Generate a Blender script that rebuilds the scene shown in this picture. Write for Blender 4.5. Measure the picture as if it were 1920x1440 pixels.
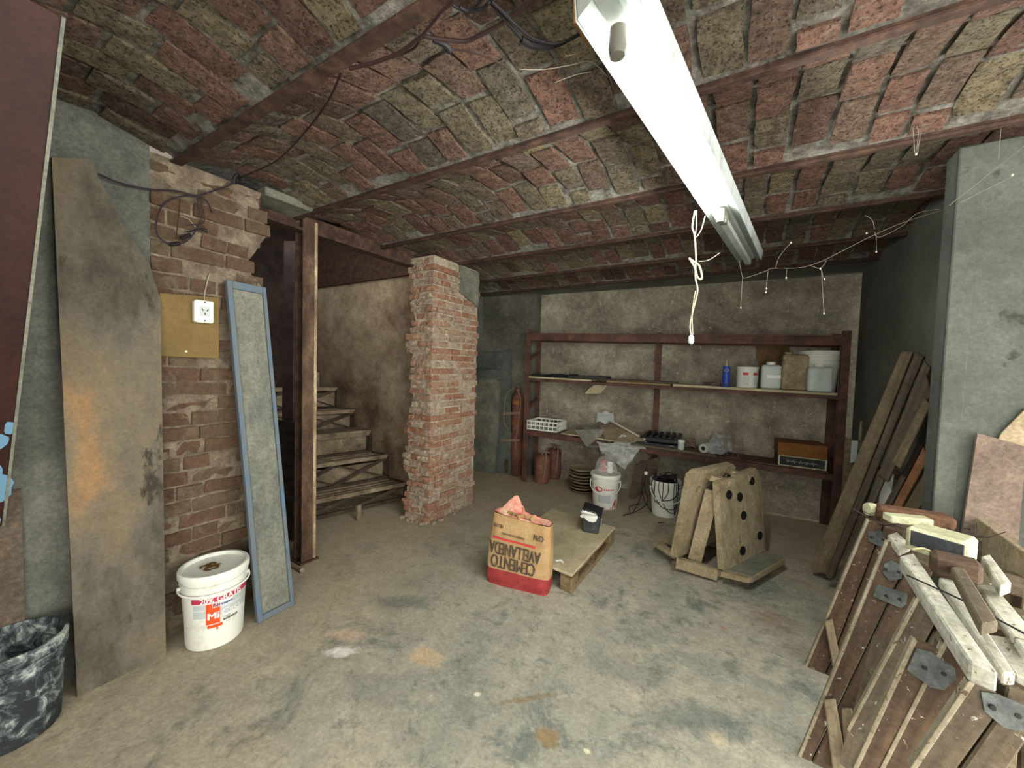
import bpy, bmesh, math, random
from mathutils import Vector, Matrix, noise
random.seed(11)
PI = math.pi
V = Vector
for o in list(bpy.data.objects): bpy.data.objects.remove(o)
SC = bpy.context.scene
COL = SC.collection

# ------------------------------------------------------------------ camera, world, exposure
FPX, CH = 721.0, 1.45
HEAD, PITCH, ROLL = math.radians(31.2), math.radians(2.46), math.radians(1.66)
_f = V((-math.sin(HEAD) * math.cos(PITCH), math.cos(HEAD) * math.cos(PITCH), -math.sin(PITCH)))
_r = V((math.cos(HEAD), math.sin(HEAD), 0)); _u = _r.cross(_f)
_r, _u = math.cos(ROLL) * _r + math.sin(ROLL) * _u, -math.sin(ROLL) * _r + math.cos(ROLL) * _u
CAMP = V((0, 0, CH))
cd = bpy.data.cameras.new('camera'); cam = bpy.data.objects.new('camera', cd); COL.objects.link(cam)
cd.sensor_width = 36; cd.lens = FPX / 1920 * 36; cd.clip_start = .02
cam.matrix_world = Matrix(((_r.x, _u.x, -_f.x, 0), (_r.y, _u.y, -_f.y, 0), (_r.z, _u.z, -_f.z, CH), (0, 0, 0, 1)))
SC.camera = cam
w = bpy.data.worlds.new('world'); SC.world = w; w.use_nodes = True
w.node_tree.nodes['Background'].inputs[0].default_value = (1, .965, .88, 1)
w.node_tree.nodes['Background'].inputs[1].default_value = 1.35
SC.view_settings.view_transform = 'Standard'; SC.view_settings.look = 'None'
SC.view_settings.gamma = 1; SC.view_settings.use_curve_mapping = False
SC.view_settings.exposure = 2.5
TUBE_STRENGTH = 33.0

# ------------------------------------------------------------------ pixel -> ray -> point on a plane of the room
def ray(px, py): return _f + _r * ((px - 960) / FPX) - _u * ((py - 720) / FPX)
def PP(px, py, p0, n):
    d = ray(px, py); n = V(n); return CAMP + d * (((V(p0) - CAMP).dot(n)) / d.dot(n))
def PZ(px, py, z): return PP(px, py, (0, 0, z), (0, 0, 1))
def PY(px, py, y): return PP(px, py, (0, y, 0), (0, 1, 0))
def PX(px, py, x): return PP(px, py, (x, 0, 0), (1, 0, 0))

# ------------------------------------------------------------------ materials
def lin(h):
    h = h.lstrip('#'); c = [int(h[i:i + 2], 16) / 255 for i in (0, 2, 4)]
    return tuple((x / 12.92 if x <= .04045 else ((x + .055) / 1.055) ** 2.4) for x in c) + (1,)
class NT:
    def __init__(s, name):
        s.m = bpy.data.materials.new(name); s.m.use_nodes = True; s.t = s.m.node_tree
        s.b = s.t.nodes['Principled BSDF']; s.b.inputs['Specular IOR Level'].default_value = .25
    def n(s, t, **k):
        x = s.t.nodes.new(t)
        for a, v in k.items(): setattr(x, a, v)
        return x
    def l(s, a, b): s.t.links.new(a, b)
    def co(s, world=False, scale=(1, 1, 1)):
        if world: out = s.n('ShaderNodeNewGeometry').outputs['Position']
        else: out = s.n('ShaderNodeTexCoord').outputs['Object']
        if scale != (1, 1, 1):
            m = s.n('ShaderNodeMapping'); m.inputs['Scale'].default_value = scale; s.l(out, m.inputs[0]); out = m.outputs[0]
        return out
    def noise(s, co, scale, detail=6, rough=.6, dist=0):
        x = s.n('ShaderNodeTexNoise'); x.inputs['Scale'].default_value = scale; x.inputs['Detail'].default_value = detail
        x.inputs['Roughness'].default_value = rough; x.inputs['Distortion'].default_value = dist
        s.l(co, x.inputs['Vector']); return x.outputs['Fac']
    def ramp(s, fac, stops, interp='LINEAR'):
        x = s.n('ShaderNodeValToRGB'); cr = x.color_ramp; cr.interpolation = interp
        while len(cr.elements) < len(stops): cr.elements.new(.5)
        for e, (p, c) in zip(cr.elements, stops): e.position = p; e.color = lin(c) if isinstance(c, str) else (c, c, c, 1)
        s.l(fac, x.inputs[0]); return x.outputs[0]
    def mix(s, fac, a, b, mode='MIX'):
        x = s.n('ShaderNodeMix'); x.data_type = 'RGBA'; x.blend_type = mode
        for i, v in ((0, fac), (6, a), (7, b)):
            if isinstance(v, str): x.inputs[i].default_value = lin(v)
            elif isinstance(v, tuple): x.inputs[i].default_value = tuple(((q / 255 + .055) / 1.055) ** 2.4 for q in v) + (1,)
            elif isinstance(v, (int, float)): x.inputs[i].default_value = v
            else: s.l(v, x.inputs[i])
        return x.outputs[2]
    def math(s, op, a, b=0.):
        x = s.n('ShaderNodeMath', operation=op)
        for i, v in ((0, a), (1, b)):
            if isinstance(v, (int, float)): x.inputs[i].default_value = v
            else: s.l(v, x.inputs[i])
        return x.outputs[0]
    def grit(s, c, co, scale=70, lo=.55):
        g = s.ramp(s.noise(co, scale, 7, .75), [(.36, lo), (.62, 1.)]); g2 = s.ramp(s.noise(co, scale * .22, 8, .75, .5), [(.36, lo * 1.1), (.6, 1.)])
        return s.mix(1., s.mix(1., c, g, 'MULTIPLY'), g2, 'MULTIPLY')
    def bump(s, h, strength=.4, dist=.01):
        x = s.n('ShaderNodeBump'); x.inputs['Strength'].default_value = strength; x.inputs['Distance'].default_value = dist
        s.l(h, x.inputs['Height']); s.l(x.outputs[0], s.b.inputs['Normal'])
    def out(s, col, rough=.85, metal=0.):
        if isinstance(col, str): s.b.inputs['Base Color'].default_value = lin(col)
        else: s.l(col, s.b.inputs['Base Color'])
        s.b.inputs['Roughness'].default_value = rough; s.b.inputs['Metallic'].default_value = metal
        return s.m
def M_rough(name, cols, scale=6, bump=.4, bscale=40, rough=.9, metal=0., world=True, speck=None, bd=.008, lo=.3, hi=.7, stretch=(1, 1, 1), grit=.62):
    t = NT(name); co = t.co(world, stretch); f = t.noise(co, scale, 8, .65)
    n = len(cols); c = t.ramp(f, [(lo + (hi - lo) * i / max(1, n - 1), cols[i]) for i in range(n)])
    if speck:
        g = t.ramp(t.noise(co, speck[1], 5, .7), [(speck[2], 0.), (speck[2] + .06, 1.)]); c = t.mix(g, c, speck[0])
    c = t.grit(c, t.co(world), 70, grit)
    if bump: t.bump(t.noise(co, bscale, 6, .7), bump, bd)
    return t.out(c, rough, metal)
def M_brick(name, stops, smear, smear_at, dark='#2a1d16', pit=.62, bs=70, bstr=1., bd=.03, dust=None):
    t = NT(name); co = t.co(True)
    rnd = t.n('ShaderNodeObjectInfo').outputs['Random']
    c = t.ramp(rnd, stops, 'LINEAR')
    f = t.noise(co, 26, 9, .78); c = t.mix(t.ramp(f, [(.36, .75), (.58, 0.)]), c, dark); c = t.mix(t.ramp(t.noise(co, 48, 6, .7), [(.52, 0.), (.7, .4)]), c, smear)
    pitm = t.ramp(t.noise(co, 95, 4, .6), [(pit, 0.), (pit + .08, .75)]); c = t.mix(pitm, c, dark)
    s = t.ramp(t.noise(co, 9, 8, .75, .6), [(smear_at, 0.), (smear_at + .1, .85)]); c = t.mix(s, c, smear)
    if dust:
        big = t.ramp(t.noise(co, 1.3, 4, .6), [(.35, 0.), (.68, .6)]); c = t.mix(big, c, dust)
    h = t.math('ADD', t.noise(co, bs, 8, .75), t.math('MULTIPLY', t.noise(co, 18, 6, .7), 1.2)); t.bump(h, bstr, bd)
    return t.out(c, .95)
def M_wood(name, cols, splat=None, splat_at=.62, grain=22, dust=None, rough=.8, len_scale=1.6):
    t = NT(name); co = t.co(False, (len_scale, grain, grain)); f = t.noise(co, 1.6, 6, .65, .3)
    n = len(cols); c = t.ramp(f, [(.28 + .44 * i / max(1, n - 1), cols[i]) for i in range(n)])
    w_ = t.co(True)
    big = t.ramp(t.noise(w_, 5, 5, .6), [(.35, 0.), (.7, .6)]); c = t.mix(big, c, dust or cols[0])
    if splat:
        m = t.ramp(t.noise(w_, 46, 7, .72, .8), [(splat_at, 0.), (splat_at + .03, 1.)]); c = t.mix(m, c, splat)
    c = t.grit(c, w_, 60, .66); t.bump(f, .4, .006); return t.out(c, rough)
def M_plain(name, col, rough=.6, metal=0., dirt=None, at=.5, scale=9):
    t = NT(name)
    if dirt:
        m = t.ramp(t.noise(t.co(True), scale, 8, .7), [(at, 0.), (at + .2, .9)]); return t.out(t.mix(m, col, dirt), rough, metal)
    return t.out(col, rough, metal)
def M_clear(name, col, alpha, rough=.3, dirt=None):
    t = NT(name); t.b.inputs['Alpha'].default_value = alpha
    if dirt:
        m = t.ramp(t.noise(t.co(True), 14, 6, .7), [(.45, alpha), (.7, min(1, alpha + .45))]); t.l(m, t.b.inputs['Alpha'])
    return t.out(col, rough)

def floor_material():
    t = NT('concrete_floor'); co = t.co(True)
    a = t.noise(co, 1.1, 9, .66, .4); c = t.ramp(a, [(.3, '#7b7c71'), (.45, '#a09f90'), (.56, '#b0aa98'), (.72, '#bbae97')])
    b = t.ramp(t.noise(co, 2.6, 10, .74, .5), [(.53, 0.), (.62, .85)]); c = t.mix(b, c, (110, 118, 114))
    b2 = t.ramp(t.noise(co, 4.7, 8, .72, .5), [(.58, 0.), (.7, .55)]); c = t.mix(b2, c, '#cfc7b2')
    b3 = t.ramp(t.noise(co, 11, 9, .8, .2), [(.54, 0.), (.64, .6)]); c = t.mix(b3, c, (92, 100, 96)); b4 = t.ramp(t.noise(co, 24, 8, .8), [(.6, 0.), (.68, .7)]); c = t.mix(b4, c, (206, 200, 182))
    # brown earth trodden in along the back and beside the left wall
    sx = t.n('ShaderNodeSeparateXYZ'); t.l(co, sx.inputs[0])
    wob = t.math('MULTIPLY', t.noise(co, 1.7, 5, .6), 1.6)
    back = t.n('ShaderNodeMapRange'); back.inputs[1].default_value = 3.0; back.inputs[2].default_value = 4.4
    t.l(t.math('ADD', sx.outputs[1], t.math('ADD', wob, -.8)), back.inputs[0]); c = t.mix(t.math('MULTIPLY', back.outputs[0], .75), c, '#bba98c')
    left = t.n('ShaderNodeMapRange'); left.inputs[1].default_value = -1.3; left.inputs[2].default_value = -2.6
    t.l(t.math('ADD', sx.outputs[0], t.math('ADD', wob, -.8)), left.inputs[0]); c = t.mix(t.math('MULTIPLY', left.outputs[0], .7), c, '#ae9d81')
    def stain(c, px, py, rx, ry, col, amt=.9, rot=0):
        p = PZ(px, py, 0); m = t.n('ShaderNodeMapping', vector_type='TEXTURE'); m.inputs['Location'].default_value = p
        m.inputs['Scale'].default_value = (rx, ry, 1); m.inputs['Rotation'].default_value = (0, 0, rot); t.l(co, m.inputs[0])
        d = t.n('ShaderNodeVectorMath', operation='LENGTH'); t.l(m.outputs[0], d.inputs[0])
        k = t.math('ADD', d.outputs['Value'], t.math('MULTIPLY', t.noise(co, 13, 9, .8), 1.9))
        return t.mix(t.ramp(t.math('MULTIPLY', k, .5), [(.66, amt * .75), (.9, 0.)]), c, col)
    c = stain(c, 640, 1222, .12, .05, (250, 248, 236), 1, .6); c = stain(c, 650, 1190, .2, .07, (216, 190, 162), .8, .5)
    c = stain(c, 800, 1232, .12, .09, (218, 186, 144), .85); c = stain(c, 1025, 1382, .085, .06, (150, 124, 80), 1)
    c = stain(c, 1345, 1385, .06, .05, (216, 200, 166), .9); c = stain(c, 1100, 1408, .02, .015, (250, 244, 204), 1)
    c = stain(c, 895, 1302, .02, .018, (250, 246, 224), 1); c = stain(c, 1450, 1160, .13, .16, (172, 134, 112), .6)
    c = stain(c, 1358, 1178, .03, .025, (188, 112, 96), .8); c = stain(c, 1370, 1250, .06, .08, (96, 104, 100), .8)
    c = stain(c, 1300, 1345, .3, .13, (100, 110, 106), .8, .4); c = stain(c, 760, 1130, .28, .1, (104, 110, 106), .85, .5)
    c = stain(c, 990, 1310, .2, .02, (140, 118, 86), .9, .75); c = stain(c, 1180, 1260, .3, .12, (112, 120, 114), .7, .2)
    c = stain(c, 700, 1290, .2, .14, (120, 124, 116), .6, .3)
    vo = t.n('ShaderNodeTexVoronoi', feature='DISTANCE_TO_EDGE'); vo.inputs['Scale'].default_value = .75
    nz = t.n('ShaderNodeTexNoise'); nz.inputs['Scale'].default_value = 3; t.l(co, nz.inputs['Vector'])
    wv = t.n('ShaderNodeVectorMath', operation='MULTIPLY_ADD'); wv.inputs[1].default_value = (.35, .35, 0); t.l(nz.outputs['Color'], wv.inputs[0]); t.l(co, wv.inputs[2])
    t.l(wv.outputs[0], vo.inputs['Vector'])
    cr = t.math('MULTIPLY', t.ramp(vo.outputs['Distance'], [(0., .3), (.006, 0.)]), t.ramp(t.noise(co, 2.2, 4), [(.48, 0.), (.6, 1.)]))
    c = t.mix(cr, c, '#b3a78e')
    c = t.grit(c, co, 55, .72)
    h = t.math('ADD', t.noise(co, 45, 8, .7), t.math('MULTIPLY', t.noise(co, 6, 6, .6), 2.)); t.bump(h, .5, .008)
    return t.out(c, .8)
M = {}
M['floor'] = floor_material()
M['brick_ceiling'] = M_brick('ceiling_brick', [(0, '#685044'), (.2, '#876556'), (.42, '#936f5e'), (.58, '#7e6a5a'), (.72, '#827762'), (.88, '#998c6c'), (1, '#6d655a')], '#a1978a', .61, pit=.54)
M['brick_pier'] = M_brick('pier_brick', [(0, '#75513f'), (.35, '#825e4c'), (.65, '#7b6753'), (1, '#86735e')], '#8d7d68', .54, '#3a281f', pit=.64, bstr=1, dust='#786852')
M['brick_pillar'] = M_brick('pillar_brick', [(0, '#a8755c'), (.3, '#b98d74'), (.55, '#b59a84'), (.8, '#bdab96'), (1, '#c6b69f')], '#cfc4b0', .57, '#67503e', pit=.68, bstr=.9)
M['mortar_pillar'] = M_rough('pillar_mortar', ['#9d8c76', '#c3b59f', '#d8ccb9'], 12, .9, 55, bd=.016)
M['mortar_ceiling'] = M_rough('ceiling_mortar', ['#4a463f', '#8b887e', '#b8b5aa'], 16, 1, 60, bd=.02)
M['mortar_light'] = M_rough('wall_mortar', ['#64574a', '#857765', '#a1957f'], 12, .9, 55, bd=.016)
M['plaster'] = M_rough('grey_plaster', ['#4d4e46', '#60615a', '#71726a'], 3, .35, 30)
M['plaster_stair'] = M_rough('stained_plaster', ['#5e4b3b', '#887560', '#9f8e76', '#b5a68f'], 1.9, .5, 24, speck=('#55443a', 8, .66), bd=.015, lo=.34, hi=.68)
M['plaster_back'] = M_rough('mottled_plaster', ['#6a6054', '#908778', '#aca491', '#cbc4b0'], 2.4, .8, 26, speck=('#d6cfba', 24, .62), bd=.025, lo=.27, hi=.7, grit=.6)
M['brick_dark'] = M_rough('dark_stair_wall', ['#1d1815', '#332822', '#46382e'], 5, .7, 30)  # plain dark brown for the stairwell's side, end and ceiling
M['plaster_dark'] = M_rough('dark_grey_plaster', ['#595b53', '#686a61', '#76776e'], 2.5, .25, 40, grit=.82)
M['concrete'] = M_rough('bare_concrete', ['#42463f', '#535750', '#62665d'], 2.0, .3, 26, speck=('#3b4039', 5, .62), grit=.72)
M['steel_rust'] = M_rough('rusted_steel', ['#2c211d', '#4a362d', '#63493a'], 14, .7, 60, rough=.8)
M['post_rust'] = M_rough('worn_post_steel', ['#2b201a', '#493629', '#664f3d', '#8d765e'], 8, .6, 50, rough=.65, stretch=(1, 1, .35))
M['worn_edge_highlight'] = M_rough('worn_metal_highlight', ['#6b5644', '#a08a6e', '#d6c6a6'], 9, .5, 50, rough=.5, stretch=(1, 1, .3), lo=.35, hi=.62)
M['shelf_steel'] = M_rough('shelf_red_oxide', ['#3f2e29', '#5d4238', '#774f3f'], 7, .3, 40, rough=.7)
M['red_sheet'] = M_rough('dark_red_paint', ['#241310', '#321914', '#3d1f18'], 3, .25, 50, rough=.6)
M['blue_paint'] = M_plain('blue_paint', '#41617f', .6, dirt='#5b6163', at=.3, scale=5)
M['blue_drip'] = M_plain('pale_blue_drip', '#5c7f98', .6)
M['panel_grey'] = M_rough('dusty_grey_panel', ['#5d615c', '#7b7c70', '#8b8a7b'], 4, .2, 30, rough=.7, speck=('#4e5250', 7, .64), stretch=(1, 1, .5))
M['door_wood'] = M_rough('weathered_plywood', ['#4a463c', '#635d51', '#716653', '#8c6f4f'], 1.5, .3, 40, speck=('#3b362d', 3.2, .62), stretch=(1.6, 1.6, .7), lo=.36, hi=.64, grit=.75)
M['plywood'] = M_rough('yellow_plywood', ['#615031', '#715e39', '#7d6a43'], 3, .1, 60, speck=('#51432a', 5, .62), grit=.8)
M['white_plastic'] = M_plain('white_plastic', '#cfd1c8', .45, dirt='#9c9785', at=.56)
M['white_clean'] = M_plain('clean_white', '#d6d8d1', .4)
M['grey_print'] = M_plain('grey_print', '#a9b0b0', .5)
M['orange_print'] = M_plain('orange_print', '#e0481f', .45)
M['crimson_print'] = M_plain('crimson_print', '#a8304a', .45)
M['red_print'] = M_plain('red_print', '#b5323a', .5)
M['navy_print'] = M_plain('navy_print', '#1d3f7a', .45)
M['black_print'] = M_plain('black_print', '#2b2925', .7)
M['black_plastic'] = M_plain('black_plastic', '#1d2023', .45, dirt='#56585a', at=.55, scale=14)
M['black_rubber'] = M_plain('black_cable', '#171316', .6)
M['brown_cable'] = M_plain('brown_cable', '#2c1c1a', .7)
M['purple_cable'] = M_plain('faded_purple_cable', '#2a2129', .7)
def splashed():
    t = NT('plaster_splashed_black'); co = t.co(True); sx = t.n('ShaderNodeSeparateXYZ'); t.l(co, sx.inputs[0])
    f = t.math('ADD', t.noise(co, 16, 9, .72, .8), t.math('MULTIPLY', sx.outputs[2], .22))
    c = t.ramp(f, [(.5, '#24282b'), (.58, '#4f585a'), (.66, '#8c9690'), (.74, '#b4bab0')]); t.bump(f, .4, .006); return t.out(c, .7)
M['black_splash'] = splashed()
M['leaf_brown'] = M_plain('dead_leaf', '#5b4021', .9)
M['kraft'] = M_rough('kraft_paper', ['#977850', '#aa8b61', '#bda57c'], 5, .5, 22, rough=.85, grit=.8)
M['bag_red'] = M_rough('red_sack_band', ['#812b2d', '#943535', '#a54543'], 5, .3, 22, rough=.75, grit=.75)
M['bag_pink'] = M_rough('pink_sack_liner', ['#a63d38', '#c4605a', '#dca08c', '#d8bf98'], 7, .5, 20, rough=.75, grit=.75)
M['bag_ink'] = M_plain('sack_ink', '#463c32', .85, dirt='#7d684b', at=.52, scale=40)
M['pallet'] = M_wood('pallet_wood', ['#6b5a42', '#8a7757', '#a08d6c'])
M['ply_dusty'] = M_rough('dusty_board', ['#9a8f72', '#b3a788', '#c4b89b'], 4, .2, 30, grit=.75)
M['seat_wood'] = M_rough('pale_old_wood', ['#7c6a50', '#9a8c6e', '#aea184', '#8d6f4e'], 5, .3, 30, stretch=(1, 1, .5), speck=('#6b5a40', 9, .66))
M['seat_edge'] = M_wood('raw_wood_edge', ['#8c6a48', '#a5825a', '#b59a74'])
M['plank_brown'] = M_wood('brown_trestle_wood', ['#3f3225', '#594636', '#6f5842'], splat='#cfcdbf', splat_at=.635, dust='#574b3d')
M['plank_grey'] = M_wood('grey_brown_wood', ['#4b4337', '#625747', '#7a6d58'], splat='#bdbaa9', splat_at=.63, dust='#5d5344')
M['plank_edge'] = M_wood('paint_dripped_edge', ['#75684f', '#a59b85', '#cfcabb'], dust='#8c8068', splat='#5e4c36', splat_at=.6)
M['rail_white'] = M_wood('white_splashed_rail', ['#8f8673', '#b9b6a6', '#d9d9cf'], dust='#c9c8bb', splat='#6a5c48', splat_at=.6)
M['stick'] = M_wood('pale_stick', ['#7d6f57', '#978870', '#a89a80'])
M['plank_dark'] = M_wood('dark_old_plank', ['#453c32', '#5e5245', '#74675a'])
M['plank_mid'] = M_wood('dull_brown_plank', ['#5f5341', '#7b6c54', '#8f7f68'])
M['plank_orange'] = M_wood('orange_plank', ['#7c5638', '#96694a', '#a87d5a'])
M['hinge'] = M_rough('grey_hinge_steel', ['#4b504f', '#646a68', '#7d8380'], 12, .3, 50, rough=.5, speck=('#9c9c92', 30, .66))
M['stair_steel'] = M_rough('dark_stair_steel', ['#2b221c', '#43362b', '#5c4c3c'], 7, .4, 40, rough=.8)
M['stair_dust'] = M_rough('dusty_tread', ['#5d4f3e', '#857560', '#a39680'], 6, .4, 30)
M['gas_red'] = M_rough('dull_red_cylinder', ['#4a2d27', '#6b4338', '#83594a'], 6, .2, 40, rough=.65)
M['gas_brown'] = M_rough('rusty_tank_paint', ['#5d3f33', '#7f5745', '#97705c'], 7, .3, 40, rough=.7)
M['hose'] = M_plain('dusty_hose', '#7a6556', .8)
M['recess_plaster'] = M_rough('recess_plaster', ['#4a4a42', '#65645a', '#7b786a'], 2.6, .4, 28, speck=('#86826f', 8, .64))
M['slab_grey'] = M_rough('stained_slab', ['#5b5b51', '#77776a', '#8e8d7d'], 4, .3, 30)
M['board_green'] = M_rough('green_grey_board', ['#4a4f49', '#5a605a', '#686c64'], 3, .2, 30)
M['crate'] = M_plain('white_crate_plastic', '#d2d5cd', .5, dirt='#a5a396', at=.55)
M['paper_grey'] = M_rough('dusty_grey_sheet', ['#6b6960', '#85837a', '#9c9a90'], 4, .2, 20)
M['foil'] = M_plain('pale_film', '#aab0ae', .35)
M['alu'] = M_plain('bright_aluminium', '#d5d8d6', .35, .4)
M['film'] = M_clear('clear_dusty_film', '#b9bcb8', .45, .3, True)
M['bag_film'] = M_clear('clear_bag', '#c9c8c6', .16, .25, True)
M['jug'] = M_plain('frosted_jug', '#aeb8b2', .35, dirt='#919d97', at=.5)
M['jerry'] = M_rough('dusty_brown_jerrycan', ['#857559', '#a19174', '#b5a588'], 6, .4, 30, rough=.7)
M['spray_blue'] = M_plain('blue_tin', '#24479c', .4)
M['yellow'] = M_plain('yellow_print', '#d0a62c', .4)
M['cardboard'] = M_rough('brown_cardboard', ['#5a4630', '#6e5639', '#7d6443'], 4, .1, 40)
M['orange_box'] = M_wood('orange_wood_box', ['#6e4522', '#8a5a2c', '#9c6b39'], grain=14)
M['dark_box'] = M_plain('dark_box', '#2b2b28', .7, dirt='#4a4840', at=.55)
M['cream'] = M_rough('cream_plastic', ['#a5a384', '#c3c29f', '#d2d2b4'], 6, .15, 40, rough=.5)
M['charcoal'] = M_plain('charcoal_face', '#34383a', .5, dirt='#55595a', at=.55, scale=16)
M['clay'] = M_rough('crumbly_clay', ['#4c3527', '#6a4c38', '#7d604a'], 14, .8, 60)
M['tan_board'] = M_rough('tan_board', ['#85755e', '#9d8d72', '#ad9f86'], 4, .2, 40)
M['brown_sheet'] = M_rough('brown_sheet', ['#6a5a50', '#7d6d62', '#8c7d70'], 3, .15, 30)
M['lamp_white'] = M_plain('dusty_enamel', '#8b928c', .5, dirt='#6f756e', at=.5)
M['lamp_side'] = M_plain('aged_enamel', '#a8b0b0', .5, dirt='#6f7474', at=.5)
M['socket_grey'] = M_plain('lamp_holder', '#5f5d55', .5)
M['purple_bar'] = M_rough('purple_brown_steel', ['#564648', '#6f5c5e', '#80706c'], 5, .3, 40)
M['cord_white'] = M_plain('dusty_white_cord', '#8f8b78', .8)
M['web'] = M_plain('cobweb_thread', '#6f675c', .9)
M['web_drop'] = M_plain('cobweb_bead', '#aaa598', .6)
M['brass'] = M_plain('screw_head', '#c2b891', .35, .5)
M['hole_shade'] = M_plain('painted_hole_shade', '#060505', 1)
M['block_wood'] = M_wood('lamp_block_wood', ['#8a6440', '#a07b52', '#ae8a62'])
M['block_dark'] = M_wood('dark_block_wood', ['#43352a', '#574537', '#6b5848'])
M['rope'] = M_plain('pale_straw', '#c9bd8c', .8)
tm = NT('fluorescent_tube'); tm.b.inputs['Emission Color'].default_value = (.97, 1.0, .93, 1); tm.b.inputs['Emission Strength'].default_value = TUBE_STRENGTH
M['tube'] = tm.out('#ffffff', .4)

# ------------------------------------------------------------------ object helpers
def link(o, parent=None):
    COL.objects.link(o)
    if parent: o.parent = parent
    return o
def wloc(p):
    v = V((0, 0, 0))
    while p: v += p.location; p = p.parent
    return v
def root(name, label, cat, base, group=None, kind=None):
    o = bpy.data.objects.new(name, None); o.empty_display_size = .1; link(o); o.location = base
    o['label'] = label; o['category'] = cat
    if group: o['group'] = group
    if kind: o['kind'] = kind
    return o
def fin(bm, smooth):
    bmesh.ops.recalc_face_normals(bm, faces=bm.faces)
    if smooth:
        for f in bm.faces: f.smooth = True
        for e in bm.edges:
            if len(e.link_faces) == 2 and e.calc_face_angle(0) > .7: e.smooth = False
def part(name, bm, mat, parent, smooth=False, label=None):
    fin(bm, smooth); o = wloc(parent)
    for v in bm.verts: v.co -= o
    me = bpy.data.meshes.new(name); bm.to_mesh(me); bm.free(); me.materials.append(M[mat])
    ob = bpy.data.objects.new(name, me); link(ob, parent)
    if label: ob['label'] = label
    return ob
def one(name, bm, mat, label, cat, base=None, smooth=False, group=None, kind=None):
    fin(bm, smooth)
    if base is None:
        n = len(bm.verts); c = sum((v.co for v in bm.verts), V((0, 0, 0))) / n; base = V((c.x, c.y, min(v.co.z for v in bm.verts)))
    base = V(base)
    for v in bm.verts: v.co -= base
    me = bpy.data.meshes.new(name); bm.to_mesh(me); bm.free(); me.materials.append(M[mat])
    ob = bpy.data.objects.new(name, me); link(ob); ob.location = base
    if label: ob['label'] = label
    if cat: ob['category'] = cat
    if group: ob['group'] = group
    if kind: ob['kind'] = kind
    return ob
def B(): return bmesh.new()
def hexa(bm, p, bev=0):
    vs = [bm.verts.new(q) for q in p]
    fs = [bm.faces.new([vs[i] for i in q]) for q in ((0, 1, 2, 3), (7, 6, 5, 4), (0, 4, 5, 1), (1, 5, 6, 2), (2, 6, 7, 3), (3, 7, 4, 0))]
    if bev:
        es = list({e for f in fs for e in f.edges}); bmesh.ops.bevel(bm, geom=es, offset=bev, segments=1, affect='EDGES', profile=.5)
    return bm
def quad(bm, q, th, bev=0):           # four corners, thickness vector
    q = [V(a) for a in q]; return hexa(bm, q + [a + V(th) for a in q], bev)
def box(bm, c, s, rz=0, bev=0, rot=None):
    R = rot or Matrix.Rotation(rz, 3, 'Z'); c = V(c); x, y, z = s[0] / 2, s[1] / 2, s[2] / 2
    P = [(-x, -y, -z), (x, -y, -z), (x, y, -z), (-x, y, -z), (-x, -y, z), (x, -y, z), (x, y, z), (-x, y, z)]
    return hexa(bm, [c + R @ V(p) for p in P], bev)
def bar(bm, a, b, wd, th, up=(0, 0, 1), bev=0):   # a beam from a to b
    a, b = V(a), V(b); d = (b - a).normalized(); s = d.cross(V(up))
    if s.length < 1e-4: s = d.cross(V((1, 0, 0)))
    s.normalize(); t = s.cross(d); s = s * wd / 2; t = t * th / 2
    return hexa(bm, [a - s - t, a + s - t, a + s + t, a - s + t, b - s - t, b + s - t, b + s + t, b - s + t], bev)
def tube(bm, pts, r, seg=8, closed=False, cap=True):
    pts = [V(p) for p in pts]; n = len(pts); rings = []; prev = None
    for i, p in enumerate(pts):
        if closed: d = pts[(i + 1) % n] - pts[i - 1]
        else: d = pts[min(i + 1, n - 1)] - pts[max(i - 1, 0)]
        if d.length < 1e-9: d = V((0, 0, 1))
        d.normalize()
        if prev is None:
            s = d.cross(V((0, 0, 1)))
            if s.length < .05: s = d.cross(V((1, 0, 0)))
        else: s = prev - d * prev.dot(d)
        s.normalize(); prev = s; t = d.cross(s); rr = r[i] if isinstance(r, (list, tuple)) else r
        rings.append([bm.verts.new(p + (s * math.cos(2 * PI * k / seg) + t * math.sin(2 * PI * k / seg)) * rr) for k in range(seg)])
    for i in range(n if closed else n - 1):
        a, b = rings[i], rings[(i + 1) % n]
        for k in range(seg): bm.faces.new((a[k], a[(k + 1) % seg], b[(k + 1) % seg], b[k]))
    if cap and not closed: bm.faces.new(rings[0][::-1]); bm.faces.new(rings[-1])
    return bm
def smooth_path(pts, n=6):
    pts = [V(p) for p in pts]; out = []
    for i in range(len(pts) - 1):
        p0, p1, p2, p3 = pts[max(i - 1, 0)], pts[i], pts[i + 1], pts[min(i + 2, len(pts) - 1)]
        for k in range(n):
            t = k / n; out.append(.5 * ((2 * p1) + (p2 - p0) * t + (2 * p0 - 5 * p1 + 4 * p2 - p3) * t * t + (3 * p1 - p0 - 3 * p2 + p3) * t ** 3))
    return out + [pts[-1]]
def lathe(bm, c, prof, seg=32, axis=None, sx=1, sy=1):
    c = V(c); R = V((0, 0, 1)).rotation_difference(V(axis)).to_matrix() if axis else Matrix.Identity(3); rings = []
    for r, z in prof:
        if r < 1e-5: rings.append([bm.verts.new(c + R @ V((0, 0, z)))])
        else: rings.append([bm.verts.new(c + R @ V((r * sx * math.cos(2 * PI * k / seg), r * sy * math.sin(2 * PI * k / seg), z))) for k in range(seg)])
    for a, b in zip(rings, rings[1:]):
        for k in range(seg):
            q = [a[k % len(a)], a[(k + 1) % len(a)], b[(k + 1) % len(b)], b[k % len(b)]]
            q = [x for i, x in enumerate(q) if x not in q[:i]]
            if len(q) > 2: bm.faces.new(q)
    return bm
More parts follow.
